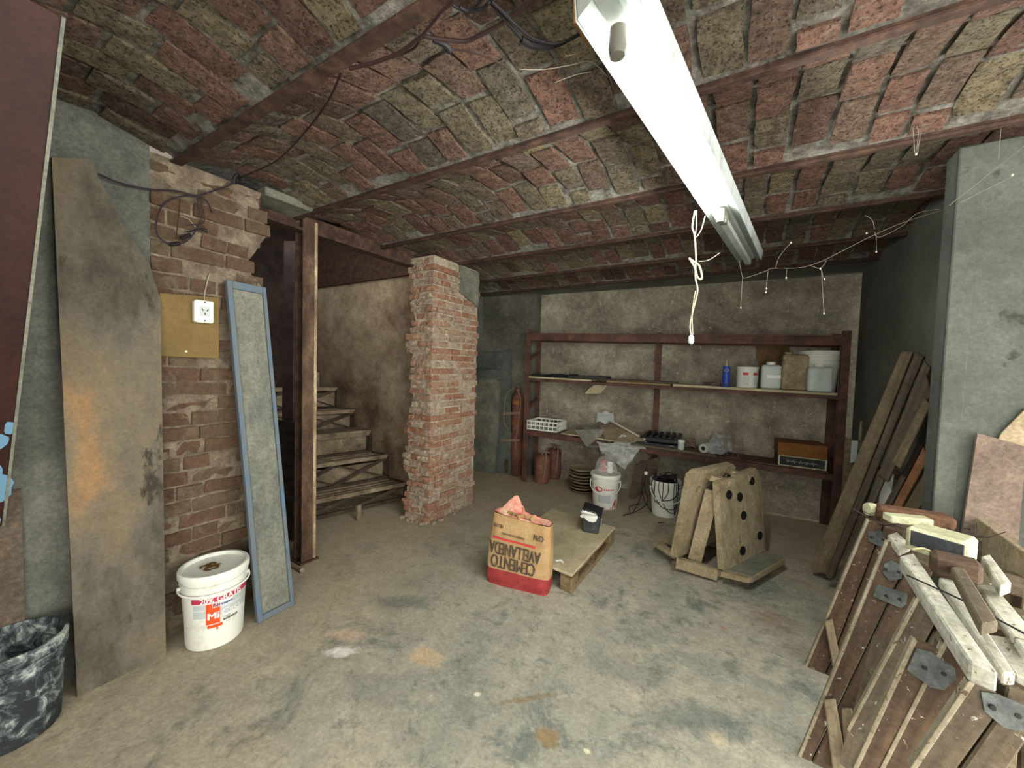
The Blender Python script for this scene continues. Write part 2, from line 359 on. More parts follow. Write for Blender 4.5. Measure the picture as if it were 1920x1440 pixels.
def prism(bm, poly, th):
    a = [bm.verts.new(p) for p in poly]; b = [bm.verts.new(V(p) + V(th)) for p in poly]; n = len(a)
    bm.faces.new(a); bm.faces.new(b[::-1])
    for i in range(n): bm.faces.new((a[i], b[i], b[(i + 1) % n], a[(i + 1) % n]))
    return bm
def plate(bm, outline, holes, org, ux, uy, th):   # flat plate with real holes
    ux, uy = V(ux).normalized(), V(uy).normalized(); nz = ux.cross(uy).normalized()
    def loop(pts):
        vs = [bm.verts.new(V(org) + ux * x + uy * y) for x, y in pts]
        return [bm.edges.new((vs[i], vs[(i + 1) % len(vs)])) for i in range(len(vs))]
    es = loop(outline)
    for h in holes: es += loop(h)
    bmesh.ops.triangle_fill(bm, edges=es, use_beauty=True)
    r = bmesh.ops.extrude_face_region(bm, geom=list(bm.faces))
    for v in [g for g in r['geom'] if isinstance(g, bmesh.types.BMVert)]: v.co += nz * th
    return bm
def grid(bm, f, nu, nv):
    g = [[bm.verts.new(f(i / nu, j / nv)) for j in range(nv + 1)] for i in range(nu + 1)]
    for i in range(nu):
        for j in range(nv): bm.faces.new((g[i][j], g[i + 1][j], g[i + 1][j + 1], g[i][j + 1]))
    return bm
def plank(name, q, th, mat, parent=None, label=None, cat=None, group=None, bev=.004):
    """q: near face corners a-b-c-d (a->d the long side); thickness vector; grain follows the length (local X)."""
    q = [V(x) for x in q]; th = V(th); c = sum(q, V((0, 0, 0))) / 4
    ex = ((q[3] + q[2]) - (q[0] + q[1])); ew = ((q[1] + q[2]) - (q[0] + q[3]))
    if ew.length > ex.length: ex, ew = ew, ex
    ex.normalize(); ez = th.normalized(); ez = (ez - ex * ez.dot(ex)).normalized(); ey = ez.cross(ex)
    Rm = Matrix((ex, ey, ez)); bm = B(); quad(bm, [Rm @ (x - c) for x in q], Rm @ th, bev); fin(bm, False)
    me = bpy.data.meshes.new(name); bm.to_mesh(me); bm.free(); me.materials.append(M[mat])
    o = bpy.data.objects.new(name, me); link(o, parent)
    m4 = Rm.transposed().to_4x4(); m4.translation = c - (wloc(parent) if parent else V((0, 0, 0))); o.matrix_basis = m4
    if label: o['label'] = label
    if cat: o['category'] = cat
    if group: o['group'] = group
    return o
def text_polys(s, size, font_w=1.0, bold=0):
    cu = bpy.data.curves.new('t', 'FONT'); cu.body = s; cu.size = size; cu.align_x = 'CENTER'; cu.align_y = 'CENTER'; cu.offset = bold; cu.resolution_u = 3
    ob = bpy.data.objects.new('t', cu); COL.objects.link(ob); dg = bpy.context.evaluated_depsgraph_get(); dg.update()
    me = ob.evaluated_get(dg).to_mesh(); tb = bmesh.new(); tb.from_mesh(me); bmesh.ops.triangulate(tb, faces=tb.faces, ngon_method='EAR_CLIP'); tb.verts.index_update(); vs = [(v.co.x * font_w, v.co.y) for v in tb.verts]; fs = [tuple(v.index for v in p.verts) for p in tb.faces]; tb.free()
    ob.evaluated_get(dg).to_mesh_clear(); bpy.data.objects.remove(ob); bpy.data.curves.remove(cu); return vs, fs
def add_text(bm, s, size, fmap, u0=0, v0=0, rot=0, fw=1., bold=0, shear=0):
    if bold:      # heavier strokes: the same letters again, a hair to each side
        for du in (-bold, bold): add_text(bm, s, size, fmap, u0 + du, v0, rot, fw, 0, shear)
    vs, fs = text_polys(s, size, fw, 0); c, sn = math.cos(rot), math.sin(rot)
    if not vs: return
    q = [bm.verts.new(fmap(u0 + (x + shear * y) * c - y * sn, v0 + (x + shear * y) * sn + y * c)) for x, y in vs]
    for f in fs:
        try: bm.faces.new([q[i] for i in f])
        except ValueError: pass

# ------------------------------------------------------------------ bricks
BV = {}
def brick_variants(key, mat, n=7, rough=.16, gx=5, gy=3):
    L = []
    for k in range(n):
        bm = B(); rng = random.Random(hash(key) % 1000 * 0 + k * 17 + len(key)); g = []
        for i in range(gx):
            row = []
            for j in range(gy):
                x = -.5 + i / (gx - 1); y = -.5 + j / (gy - 1); edge = i in (0, gx - 1) or j in (0, gy - 1)
                jx = rng.uniform(-.014, .014); jy = rng.uniform(-.035, .035)
                z = rng.uniform(-rough, 0) - (rough * .5 if edge else 0)
                row.append(bm.verts.new((x + jx, y + jy, z)))
            g.append(row)
        for i in range(gx - 1):
            for j in range(gy - 1): bm.faces.new((g[i][j], g[i + 1][j], g[i + 1][j + 1], g[i][j + 1]))
        per = [g[i][0] for i in range(gx)] + [g[gx - 1][j] for j in range(1, gy)] + [g[i][gy - 1] for i in range(gx - 2, -1, -1)] + [g[0][j] for j in range(gy - 2, 0, -1)]
        lo = [bm.verts.new((v.co.x * 1.0, v.co.y * 1.0, -1)) for v in per]
        for i in range(len(per)): j = (i + 1) % len(per); bm.faces.new((per[i], per[j], lo[j], lo[i]))
        bmesh.ops.recalc_face_normals(bm, faces=bm.faces)
        me = bpy.data.meshes.new('brick'); bm.to_mesh(me); bm.free(); me.materials.append(M[mat]); L.append(me)
    BV[key] = L
brick_variants('ceil', 'brick_ceiling', 9, .09); brick_variants('pier', 'brick_pier', 7, .08); brick_variants('pillar', 'brick_pillar', 9, .16)
def put_brick(key, parent, c, ux, uy, L, H, D, tilt=.02):
    ux, uy = V(ux).normalized(), V(uy).normalized(); nz = ux.cross(uy)
    R = Matrix((ux, uy, nz)).transposed() @ Matrix.Rotation(random.gauss(0, tilt), 3, 'Z') @ Matrix.Rotation(random.gauss(0, tilt), 3, 'Y') @ Matrix.Rotation(random.gauss(0, tilt), 3, 'X')
    o = bpy.data.objects.new('brick', random.choice(BV[key])); link(o, parent)
    o.matrix_basis = Matrix.LocRotScale(V(c) - parent.location, R.to_quaternion(), V((L, H, D))); return o
def brick_face(key, parent, org, ux, nz, width, z0, z1, inset=None, depth=.06, proud=.008, course=.066, pd=.012, tilt=.015, keep=None, lens=(.225, .225, .21, .11)):
    """courses of separate bricks on an upright face; org is the lower corner, ux runs along the face."""
    ux = V(ux).normalized(); nz = V(nz).normalized(); uz = V((0, 0, 1)); k = 0; z = z0 + .008
    flip = ux.cross(uz).dot(nz) < 0
    while z + course * .6 < z1:
        h = min(course - .013, z1 - z); x = -random.uniform(0, .2) if k % 2 else -random.uniform(.02, .1)
        l0, l1 = inset(z) if inset else (0, width); x += l0
        while x < l1:
            L = random.choice(lens); a, b = max(x, l0), min(x + L, l1)
            if b - a > .035 and not (keep and not keep((a + b) / 2, z)):
                c = V(org) + ux * ((a + b) / 2) + uz * (z + h / 2) + nz * (proud + random.uniform(-pd, pd))
                put_brick(key, parent, c, -ux if flip else ux, uz, b - a, h, depth, tilt)
            x += L + .013
        z += course; k += 1

# ================================================================== the room shell
XL, YB, BEAMS = -2.50, 4.55, [.80, 1.51, 2.24, 2.93, 3.65, 4.30]
A38 = math.radians(3.8); SU = V((math.cos(A38), math.sin(A38), 0)); SN = V((-math.sin(A38), math.cos(A38), 0)); S0 = V((-2.33, 4.25, 0))
def SH(px, py, d=0): return PP(px, py, S0 + SN * d, SN)      # a point in the shelf's own plane, d metres behind its front
bm = B(); box(bm, (-1.45, 1.6, -.06), (7.5, 7.4, .12)); one('floor', bm, 'floor', None, None, (0, 0, 0), kind='structure')
# back wall runs at the same slight angle as the rack
WB = S0 + SN * .42
bm = B(); a, b = WB + SU * -.15, WB + SU * 3.75
quad(bm, [a, b, b + V((0, 0, 2.7)), a + V((0, 0, 2.7))], SN * .15); one('wall_back', bm, 'plaster_back', None, None, kind='structure')
bm = B(); box(bm, (-2.98, 4.66, 1.35), (1.16, .28, 2.7)); one('wall_back_left', bm, 'recess_plaster', None, None, kind='structure')
bm = B(); box(bm, (-3.3, 3.85, 1.35), (.1, 1.3, 2.7)); one('wall_corner', bm, 'plaster_dark', None, None, kind='structure')
bm = B(); box(bm, (.995, 3.72, 1.3), (.2, 2.2, 2.6)); one('wall_right', bm, 'plaster_dark', None, None, kind='structure')
bm = B(); box(bm, (1.25, 2.49, 1.225), (1.02, .13, 2.45), bev=.006); one('concrete_pillar', bm, 'concrete', None, None, kind='structure')
bm = B(); box(bm, (.775, 2.437, 1.225), (.07, .03, 2.44), bev=.004); one('trim_1', bm, 'concrete', None, None, kind='structure')
# left wall: grey plaster, then a brick pier
bm = B(); box(bm, (XL - .12, -.55, 1.28), (.24, 2.5, 2.56)); one('wall_left', bm, 'plaster', None, None, kind='structure')
def pier_edge(z):
    e = 1.205 + .02 * math.sin(z * 9) + .025 * math.sin(z * 23 + 1)
    if 1.9 < z < 2.05: e -= .05
    if z < 1.9: e += .02
    return e
pier = root('wall_left_pier', 'left brick pier', 'wall', (XL, .95, 0)); pier['kind'] = 'structure'
bm = B(); grid(bm, lambda u, v: V((XL + .002 * math.sin(u * 30 + v * 50), .70 + u * (pier_edge(v * 2.44) - .715), v * 2.44)), 4, 40)
r_ = bmesh.ops.extrude_face_region(bm, geom=list(bm.faces))
for g in r_['geom']:
    if isinstance(g, bmesh.types.BMVert): g.co.x -= .27
part('mortar', bm, 'mortar_light', pier)
brick_face('pier', pier, (XL, .70, 0), (0, 1, 0), (1, 0, 0), .5, 0, 2.40, inset=lambda z: (.0, pier_edge(z) - .70), proud=.010, pd=.013, course=.078, tilt=.028)
# the reveal of the opening behind the pier
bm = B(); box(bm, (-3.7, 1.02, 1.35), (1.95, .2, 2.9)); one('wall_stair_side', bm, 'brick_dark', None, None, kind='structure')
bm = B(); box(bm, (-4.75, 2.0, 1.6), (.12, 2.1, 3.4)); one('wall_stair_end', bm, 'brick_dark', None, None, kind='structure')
YS = 2.90
bm = B(); box(bm, (-3.72, YS + .08, 1.13), (2.05, .16, 2.5)); one('wall_stair', bm, 'plaster_stair', None, None, kind='structure')
bm = B(); box(bm, (-3.72, YS + .06, 2.75), (2.05, .2, .75)); one('wall_stair_upper', bm, 'steel_rust', None, None, kind='structure')
for i, (px, py, wd) in enumerate(((697, 495, .035), (709, 494, .05), (735, 492, .04), (597, 490, .12))):
    p = PY(px, py, YS - .006); bm = B(); prism(bm, [p + V((-wd / 2, 0, .07)), p + V((wd / 2, 0, .08)), p + V((wd * .4, 0, -.05)), p + V((-.1 * wd, 0, -.07 - (i == 3) * .05)), p + V((-wd / 2, 0, -.03))], (0, .004, 0))
    one('wall_stair_hole', bm, 'hole_shade', None, None, kind='structure')  # flat black plates painted for the dark inside wall holes
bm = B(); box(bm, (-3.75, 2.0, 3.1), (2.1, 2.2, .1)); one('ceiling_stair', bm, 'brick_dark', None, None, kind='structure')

# ceiling: shallow brick vaults springing from one steel beam to the next
ZB, RISE = 2.445, .075
def vault(name, y0, y1, x0, x1, bx0, bx1, seed):
    random.seed(seed); yc, half = (y0 + y1) / 2, (y1 - y0) / 2
    zf = lambda y: ZB + RISE * (1 - ((y - yc) / half) ** 2)
    c = root(name, 'brick vault', 'ceiling', (0, yc, ZB)); del c['label']; del c['category']; c['kind'] = 'structure'
    bm = B(); n = 10
    grid(bm, lambda u, v: V((x0 + u * (x1 - x0), y0 + v * (y1 - y0), zf(y0 + v * (y1 - y0)) + .004 + .004 * noise.noise(V((u * 40, v * 9, seed))))), 40, n)
    top = [bm.verts.new(p) for p in ((x0, y0, ZB + .2), (x1, y0, ZB + .2), (x1, y1, ZB + .2), (x0, y1, ZB + .2))]; bm.faces.new(top)
    part('mortar', bm, 'mortar_ceiling', c, True)
    x = bx0; k = 0
    while x < bx1:
        wd = random.uniform(.102, .128); gap = random.uniform(.012, .024); y = y0 + .03 - random.uniform(0, .16)
        drift = random.uniform(-.012, .012)
        while y < y1 - .04:
            L = random.choice((.235, .225, .24, .25, .17)); a, b = max(y, y0 + .028), min(y + L, y1 - .028)
            if b - a > .05:
                ym = (a + b) / 2; sl = -2 * RISE * (ym - yc) / half ** 2
                uy = V((drift * 2, 1, sl)); ux = V((-1, 0, 0))
                put_brick('ceil', c, (x + wd / 2 + drift * (ym - yc) / half, ym, zf(ym) - .016 + random.uniform(-.006, .004)), uy, V((1, 0, 0)), b - a, wd - .004, .05, .02)
            y += L + random.uniform(.012, .024)
        x += wd + gap; k += 1
    return c
vault('ceiling', -.62, .09, -2.5, 2.0, -2.5, -1.4, 7); vault('ceiling', .09, .80, -2.5, 2.0, -2.50, .2, 1); vault('ceiling', .80, 1.51, -2.76, 2.0, -2.50, .75, 2)
vault('ceiling', 1.51, 2.24, -2.74, 2.0, -2.72, 1.25, 3); vault('ceiling', 2.24, 2.93, -2.74, 2.0, -2.72, 1.1, 4)
vault('ceiling', 2.93, 3.65, -3.3, 2.0, -2.75, 1.0, 5); vault('ceiling', 3.65, 4.30, -3.5, 1.2, -2.75, 1.0, 6)
random.seed(5)
bm = B(); box(bm, (-1.15, 4.62, 2.49), (4.8, .62, .1)); one('ceiling_edge', bm, 'plaster_dark', None, None, kind='structure')
bm = B(); box(bm, (-.6, -1.2, 2.56), (5.4, 1.15, .1)); one('ceiling_near', bm, 'mortar_ceiling', None, None, kind='structure')
bm = B(); box(bm, (-1.6, -1.72, 1.28), (2.2, .12, 2.56)); one('wall_near_blocker', bm, 'plaster', None, None, kind='structure')  # unseen partial wall, added behind the camera to darken the left side
bm = B(); box(bm, (-2.61, 1.37, 2.455), (.28, .32, .05), bev=.008); one('ceiling_patch', bm, 'slab_grey', None, None, kind='structure')
names = ['nearest the camera', 'second from the camera, meeting the upright post', 'third from the camera, ending over the brick pillar', 'fourth from the camera, over the pallet', 'fifth from the camera, in front of the rack', 'sixth and farthest, over the steel rack']
for i, y in enumerate(BEAMS):
    x0 = (-2.5, -2.74, -2.74, -2.9, -3.2, -3.3)[i]; x1 = (1.9, 1.9, 1.9, 1.9, .95, .95)[i]; fl = .05 if i == 0 else .032
    rt = root('ceiling_beam', 'rusty steel beam under the brick ceiling, ' + names[i], 'beam', ((x0 + x1) / 2, y, 2.42), 'steel beams of the ceiling')
    bm = B(); box(bm, ((x0 + x1) / 2, y, 2.428), (x1 - x0, fl, .014), bev=.003); part('flange', bm, 'steel_rust', rt)
    bm = B(); box(bm, ((x0 + x1) / 2, y, 2.49), (x1 - x0, .01, .11)); part('web', bm, 'steel_rust', rt)
rt = root('lintel_beam', 'dark steel lintel over the stair opening between post and brick pillar', 'beam', (-2.68, 2.0, 2.33))
bm = B(); box(bm, (-2.70, 2.0, 2.36), (.1, 1.5, .016)); part('flange', bm, 'steel_rust', rt)
bm = B(); box(bm, (-2.70, 2.0, 2.42), (.012, 1.5, .11)); part('web', bm, 'steel_rust', rt)

# brick pillar
pil = root('brick_pillar', 'freestanding ragged brick pillar between stair opening and back recess', 'pillar', (-2.55, 2.92, 0))
XP, YP = -2.415, 2.575
def ragged(z): return .02 + .035 * math.sin(z * 7.3) + .03 * math.sin(z * 17 + 2) + (.05 if 1.25 < z < 1.55 else 0) - (.03 if z < .5 else 0)
bm = B(); grid(bm, lambda u, v: V((-2.70 + ragged(v * 2.42) + u * (XP + 2.70 - ragged(v * 2.42)), YP + .012, v * 2.43)), 3, 36)
r_ = bmesh.ops.extrude_face_region(bm, geom=list(bm.faces))
for g in r_['geom']:
    if isinstance(g, bmesh.types.BMVert): g.co.y += .66
part('mortar', bm, 'mortar_pillar', pil)
brick_face('pillar', pil, (-2.72, YP, 0), (1, 0, 0), (0, -1, 0), .3, 0, 2.42, inset=lambda z: (ragged(z), .315), proud=.014, pd=.018, tilt=.05, depth=.08, course=.062, lens=(.2, .13, .11, .09))
brick_face('pillar', pil, (XP, YP - .005, 0), (0, 1, 0), (1, 0, 0), .69, 0, 2.40, inset=lambda z: (0, .68 + .02 * math.sin(z * 41)), proud=.019, pd=.008, tilt=.02, course=.062, lens=(.225, .21, .11, .11))
bm = B(); grid(bm, lambda u, v: V((XP + .034 + .006 * noise.noise(V((u * 5, v * 5, 1))), 2.93 + u * .29 + .02 * noise.noise(V((v * 6, 3, 0))), 2.16 + v * .25 - .1 * u * (1 - v))), 6, 6)
r_ = bmesh.ops.extrude_face_region(bm, geom=list(bm.faces))
for g in r_['geom']:
    if isinstance(g, bmesh.types.BMVert): g.co.x -= .03
part('plaster_patch', bm, 'slab_grey', pil, True, label='grey plaster patch')
bm = B()
for k in range(46):
    a = random.random(); p = V((-2.72 + a * .3, YP - random.uniform(.0, .06), 0)) if k < 26 else V((XP + random.uniform(.0, .06), YP + a * .6, 0))
    s = random.uniform(.01, .032); box(bm, p + V((0, 0, s * .35)), (s, s * .8, s * .7), random.random() * 3)
o = one('brick_rubble', bm, 'brick_pillar', 'crumbled brick and mortar bits around the foot of the brick pillar', 'rubble', kind='stuff')

# steel post and stair
rt = root('steel_post', 'worn rusty H-section steel post at the stair opening', 'post', (-2.70, 1.59, 0))
for nm, c, s, mt in (('flange', (-2.655, 1.59, 1.225), (.016, .1, 2.45), 'post_rust'), ('flange', (-2.745, 1.59, 1.225), (.016, .1, 2.45), 'steel_rust'), ('web', (-2.70, 1.59, 1.225), (.076, .012, 2.45), 'steel_rust'), ('base_plate', (-2.70, 1.59, .006), (.15, .14, .012), 'steel_rust')):
    bm = B(); box(bm, c, s, bev=.003); part(nm, bm, mt, rt)
bm = B(); tube(bm, [(-2.652, 1.634, .01), (-2.652, 1.634, 2.43)], .013, 10); part('worn_edge_highlight', bm, 'worn_edge_highlight', rt, True, label='worn edge with painted highlight')  # worn edge; the light catching it is put into the pale colour
st = root('steel_staircase', 'steel frame staircase with braced risers climbing behind the post', 'staircase', (-3.4, 2.35, 0))
SK = V((.22, .76, 0)).normalized()
corners = [(-3.03, .185), (-3.32, .44), (-3.61, .66), (-3.88, .89), (-4.22, 1.13)]
for i, (cx, cz) in enumerate(corners):
    a = V((cx, YS - .02, cz)); b = a - SK * 1.05; z0 = corners[i - 1][1] if i else 0.02; dn = V((0, 0, z0 - cz + .02)); bk = V((-.27, 0, 0))
    bm = B(); bar(bm, a, b, .03, .04); f = part('front_bar', bm, 'stair_dust', st); bm = B(); bar(bm, a + dn, b + dn, .025, .025); f = part('foot_bar', bm, 'stair_steel', st)
    bm = B(); bar(bm, a, a + dn, .035, .035); part('upright', bm, 'stair_steel', st)
    bm = B(); bar(bm, b, b + dn, .035, .035); part('upright', bm, 'stair_steel', st)
    bm = B(); bar(bm, a, a + bk, .03, .03); part('side_rail', bm, 'stair_steel', st); bm = B(); bar(bm, b, b + bk, .03, .03); part('side_rail', bm, 'stair_steel', st)
    for s0, s1 in ((.03, .55), (.55, 1.0)):
        if i in (2,): continue
        p, q = a - SK * s0 + V((.004, 0, -.02)), a - SK * s1 + dn + V((.004, 0, .01)); bm = B(); bar(bm, p, q, .014, .034); part('brace', bm, 'stair_steel', st)
        bm = B(); bar(bm, a - SK * s1 + V((-.012, 0, -.02)), a - SK * s0 + dn + V((-.012, 0, .01)), .008, .016); part('brace', bm, 'stair_steel', st)
    if i == 2:
        bm = B(); quad(bm, [a + V((.02, 0, .01)), b + V((.02, 0, .01)), b + V((-.28, 0, .012)), a + V((-.28, 0, .012))], (0, 0, .03), .004); part('tread', bm, 'stair_dust', st, label='dusty solid wooden tread')
    else:
        for k in range(3):
            o0 = V((-.06 - k * .085, 0, .0)); bm = B(); quad(bm, [a + o0, b + o0, b + o0 + V((-.035, 0, 0)), a + o0 + V((-.035, 0, 0))], (0, 0, .014)); part('tread_slat', bm, 'stair_dust', st)
    bm = B(); quad(bm, [a + V((-.36, 0, -.05)), b + V((-.36, 0, -.05)), b + V((-.36, 0, .19)), a + V((-.36, 0, .19))], (-.006, 0, 0)); part('riser_plate', bm, 'stair_dust', st)
p = PZ(672, 975, 0); bm = B(); box(bm, p + V((0, 0, .07)), (.03, .04, .14), bev=.003); one('stair_foot_block', bm, 'stair_dust', 'small wooden block standing under the lowest stair tread', 'block')
# bits by the post
for i, (xa, xb, yt, yb, lab) in enumerate(((527, 548, 452, 792, 'wide flat purple-grey steel bar standing in the dark behind the post'), (553, 562, 450, 795, 'narrow purple-grey steel bar standing close behind the post'))):
    Y = 1.80; q = [PY(xa + 5, yt, Y), PY(xb + 5, yt, Y), PY(xb, yb, Y), PY(xa, yb, Y)]; q[2].z = q[3].z = .02
    bm = B(); quad(bm, q, (0, .03, 0), .003); one('steel_bar', bm, 'purple_bar' if 'purple_bar' in M else 'paper_grey', lab, 'bar')
bm = B(); q = [PY(520, 787, 1.70), PY(560, 795, 1.70), PY(560, 1030, 1.70), PY(535, 1030, 1.70)]
q[0].x -= .1; zt = q[1].z; q[2] = V((q[1].x, 1.70, 0)); q[3] = V((q[0].x, 1.70, 0)); quad(bm, q, (.0, .012, 0), .002); one('metal_sheet', bm, 'plank_dark', 'dark metal sheet standing between blue-framed panel and post', 'sheet')
bm = B(); tube(bm, [PZ(545, 1058, .015), PZ(563, 1068, .015)], .011, 10); rt = root('iron_rod', 'short iron rod with a round end on floor by the post', 'rod', PZ(555, 1063, 0)); part('shaft', bm, 'hose', rt, True)
bm = B(); bmesh.ops.create_uvsphere(bm, u_segments=12, v_segments=8, radius=.018, matrix=Matrix.Translation(PZ(566, 1069, .018))); part('ball_end', bm, 'stick', rt, True)

# ================================================================== the fluorescent fitting
LA = V((-.305, .85, 2.262)); LB = V((-.012, 3.25, 2.262)); ld = (LB - LA).normalized(); lx = V((ld.y, -ld.x, 0)); LL = (LB - LA).length
lamp = root('fluorescent_lamp', 'long white fluorescent batten lamp hanging under the brick ceiling', 'ceiling lamp', (LA + LB) / 2)
prof = [(-.066, -.004), (-.064, .0), (-.03, .022), (-.022, .012), (.022, .012), (.03, .022), (.064, .0), (.066, -.004), (.07, .05), (.035, .068), (-.035, .068), (-.07, .05)]
bm = B(); prism(bm, [LA + lx * x + V((0, 0, z)) for x, z in prof], LB - LA); part('reflector', bm, 'lamp_white', lamp)
for s in (-1, 1):
    bm = B(); quad(bm, [LA + lx * s * .068 + V((0, 0, -.006)), LB + lx * s * .068 + V((0, 0, -.006)), LB + lx * s * .075 + V((0, 0, .055)), LA + lx * s * .075 + V((0, 0, .055))], lx * s * .003); part('side_panel', bm, 'lamp_side', lamp)
TA, TB = LA + ld * .10 + V((0, 0, -.045)), LA + ld * 1.31 + V((0, 0, -.045))
bm = B(); tube(bm, [TA, TB], .018, 20); tb = part('tube', bm, 'tube', lamp, True, label='lit glass tube')
for p, d in ((TA, -1), (TB, 1)):
    bm = B(); c = p + ld * d * .022; tube(bm, [p, c], .017, 14); lathe(bm, c + V((0, 0, -.004)), [(0, -.02), (.018, -.018), (.022, 0), (.02, .045), (0, .05)], 14); part('lamp_holder', bm, 'socket_grey', lamp, True)
for t_ in (1.42, 2.33):
    bm = B(); c = LA + ld * t_ + V((0, 0, -.03)); lathe(bm, c, [(0, -.02), (.018, -.018), (.02, 0), (.02, .045), (0, .05)], 14); part('lamp_holder', bm, 'socket_grey', lamp, True)
bm = B(); bar(bm, LA + ld * 1.4 + V((0, 0, -.03)), LA + ld * 2.36 + V((0, 0, -.03)), .03, .03); part('ballast_strip', bm, 'lamp_white', lamp)
for t_ in (.06, 1.2, 2.2):
    bm = B(); c = LA + ld * t_; bar(bm, c + V((0, 0, .06)), c + V((0, 0, .2)), .02, .004); part('hanger', bm, 'hinge', lamp)
bm = B(); c = PZ(1125, 28, 2.38); box(bm, c + V((0, 0, .02)), (.11, .10, .10), -.1, .004); one('wooden_block', bm, 'block_wood', 'tan wooden block under the ceiling at the near end of the lamp', 'block')

# ================================================================== left side
# rusty red sheet wedged between wall and ceiling
q = [PX(6, 985, XL + .03), PX(119, 32, -1.70)]
q = [q[0], q[1], q[1] + V((0, -1.0, 0)), q[0] + V((0, -1.0, 0))]; nrm = (q[1] - q[0]).cross(V((0, -1, 0))).normalized()
if nrm.x < 0: nrm = -nrm
rt = root('red_metal_sheet', 'large dark red painted metal sheet leaning beside the grey plastered wall', 'sheet', q[0])
bm = B(); quad(bm, q, -nrm * .012, .002); part('panel', bm, 'red_sheet', rt)
e = (q[1] - q[0]); bm = B(); quad(bm, [q[0] + V((0, .004, 0)), q[1] + V((0, .004, 0)), q[1] + V((0, -.004, 0)) + nrm * .001, q[0] + V((0, -.004, 0)) + nrm * .001], nrm * .004); part('edge_strip', bm, 'panel_grey', rt, label='pale edge')  # narrow pale strip along the sheet's edge
for t_, s, dy in ((.10, .055, -.02), (.15, .035, -.04), (.22, .03, -.03), (.25, .025, -.01), (.02, .07, -.05), (.05, .05, -.09)):
    c = q[0] + e * t_ + V((0, dy, 0)) + nrm * .001; ex = e.normalized(); bm = B()
    prism(bm, [c + ex * (s * 1.2 * math.cos(a) * random.uniform(.7, 1.1)) + V((0, s * .7 * math.sin(a) * random.uniform(.7, 1.1), 0)) for a in [k * PI / 6 for k in range(12)]], nrm * .002); part('paint_splash', bm, 'blue_drip', rt, label='pale blue paint splash')
bm = B(); q = [PX(20, 985, XL + .02), PX(42, 985, XL + .02)]; y0, y1 = q[0].y - .35, q[1].y; quad(bm, [V((XL + .03, y0, 0)), V((XL + .03, y1, 0)), V((XL + .012, y1, .9)), V((XL + .012, y0, .9))], (-.01, 0, 0)); one('dark_plank', bm, 'plank_dark', 'dark brown board against left wall behind the black bucket', 'board')
# tall wooden board with cut corner
pts = [(97, 295), (167, 297), (237, 432), (281, 497), (301, 562)]
_fx = lambda z: XL + .145 - .115 * z / 2.28
def wall_pt(px, py):     # on the leaning plane of the board
    n = V((1, 0, .115 / 2.28)).normalized(); return PP(px, py, (XL + .145, 0, 0), n)
poly = [wall_pt(*p) for p in pts] + [wall_pt(311, 1222), wall_pt(144, 1284)]
for v in poly[-2:]: v.z = 0; v.x = XL + .145
bm = B(); prism(bm, poly, V((-.018, 0, -.001))); one('wooden_board', bm, 'door_wood', 'tall weathered plywood board with a cut-off upper corner leaning on left wall', 'board')
# plywood panel with outlet
def wpx(px, py, d=.02): return PX(px, py, XL + d)
q = [wpx(299, 549, .04), wpx(411, 558, .04), wpx(411, 672, .04), wpx(299, 668, .04)]
rt = root('plywood_square', 'small square yellowish plywood panel screwed to the brick pier', 'panel', wpx(355, 668)); bm = B(); quad(bm, q, (-.018, 0, 0), .002); part('board', bm, 'plywood', rt)
for px, py in ((349, 659), (399, 568)):
    bm = B(); lathe(bm, wpx(px, py, .04), [(0, .004), (.005, .003), (.006, 0)], 10, (1, 0, 0)); part('screw', bm, 'brass', rt, True)
c = wpx(378, 585, .04); rt = root('electrical_outlet', 'white plastic electrical outlet box on the plywood panel', 'outlet', c)
bm = B(); box(bm, c + V((.02, 0, 0)), (.04, .085, .115), bev=.008); part('housing', bm, 'white_clean', rt)
bm = B(); box(bm, c + V((.041, 0, 0)), (.004, .045, .05), bev=.001); part('socket_face', bm, 'grey_print', rt)
for dy, dz, an in ((-.011, .008, .5), (.011, .008, -.5), (0, -.012, 0)):
    bm = B(); box(bm, c + V((.0435, dy, dz)), (.002, .004, .012), rot=Matrix.Rotation(an, 3, 'X')); part('slot', bm, 'black_print', rt)
for dz in (-.047, .047):
    bm = B(); lathe(bm, c + V((.04, 0, dz)), [(0, .003), (.003, .002), (.004, 0)], 8, (1, 0, 0)); part('screw', bm, 'black_print', rt)
bm = B(); tube(bm, smooth_path([wpx(383, 572, .055), wpx(383, 555, .048), wpx(386, 540, .02), wpx(391, 520, .015), wpx(394, 512, .005)]), .003, 6); one('white_wire', bm, 'cord_white', 'short white wire running from brick pier down to the outlet', 'wire')
# cables on the pier
rt = root('cable_coil', 'loose coil of dark electric cables hanging on the brick pier', 'cable', wpx(370, 365, .03))
def cab(name, pts, r, mat, d=.03, n=6):
    bm = B(); tube(bm, smooth_path([wpx(x, y, d + (k % 2) * .006) for k, (x, y) in enumerate(pts)], n), r * .75, 6); part(name, bm, mat, rt, True)
cab('cable', [(183, 326), (230, 345), (280, 355), (330, 358), (368, 367), (400, 358), (430, 347), (441, 333), (452, 332)], .006, 'purple_cable')
cab('cable', [(370, 367), (335, 369), (305, 385), (292, 420), (298, 445), (320, 457), (345, 455), (362, 440), (372, 420)], .0045, 'purple_cable')
cab('cable', [(370, 367), (372, 390), (378, 418)], .004, 'purple_cable'); cab('cable', [(373, 367), (382, 400), (380, 418), (350, 422)], .0035, 'purple_cable')
cab('cable', [(373, 368), (388, 378), (398, 400)], .004, 'black_rubber'); cab('cable', [(338, 372), (334, 410), (330, 445)], .003, 'brown_cable')
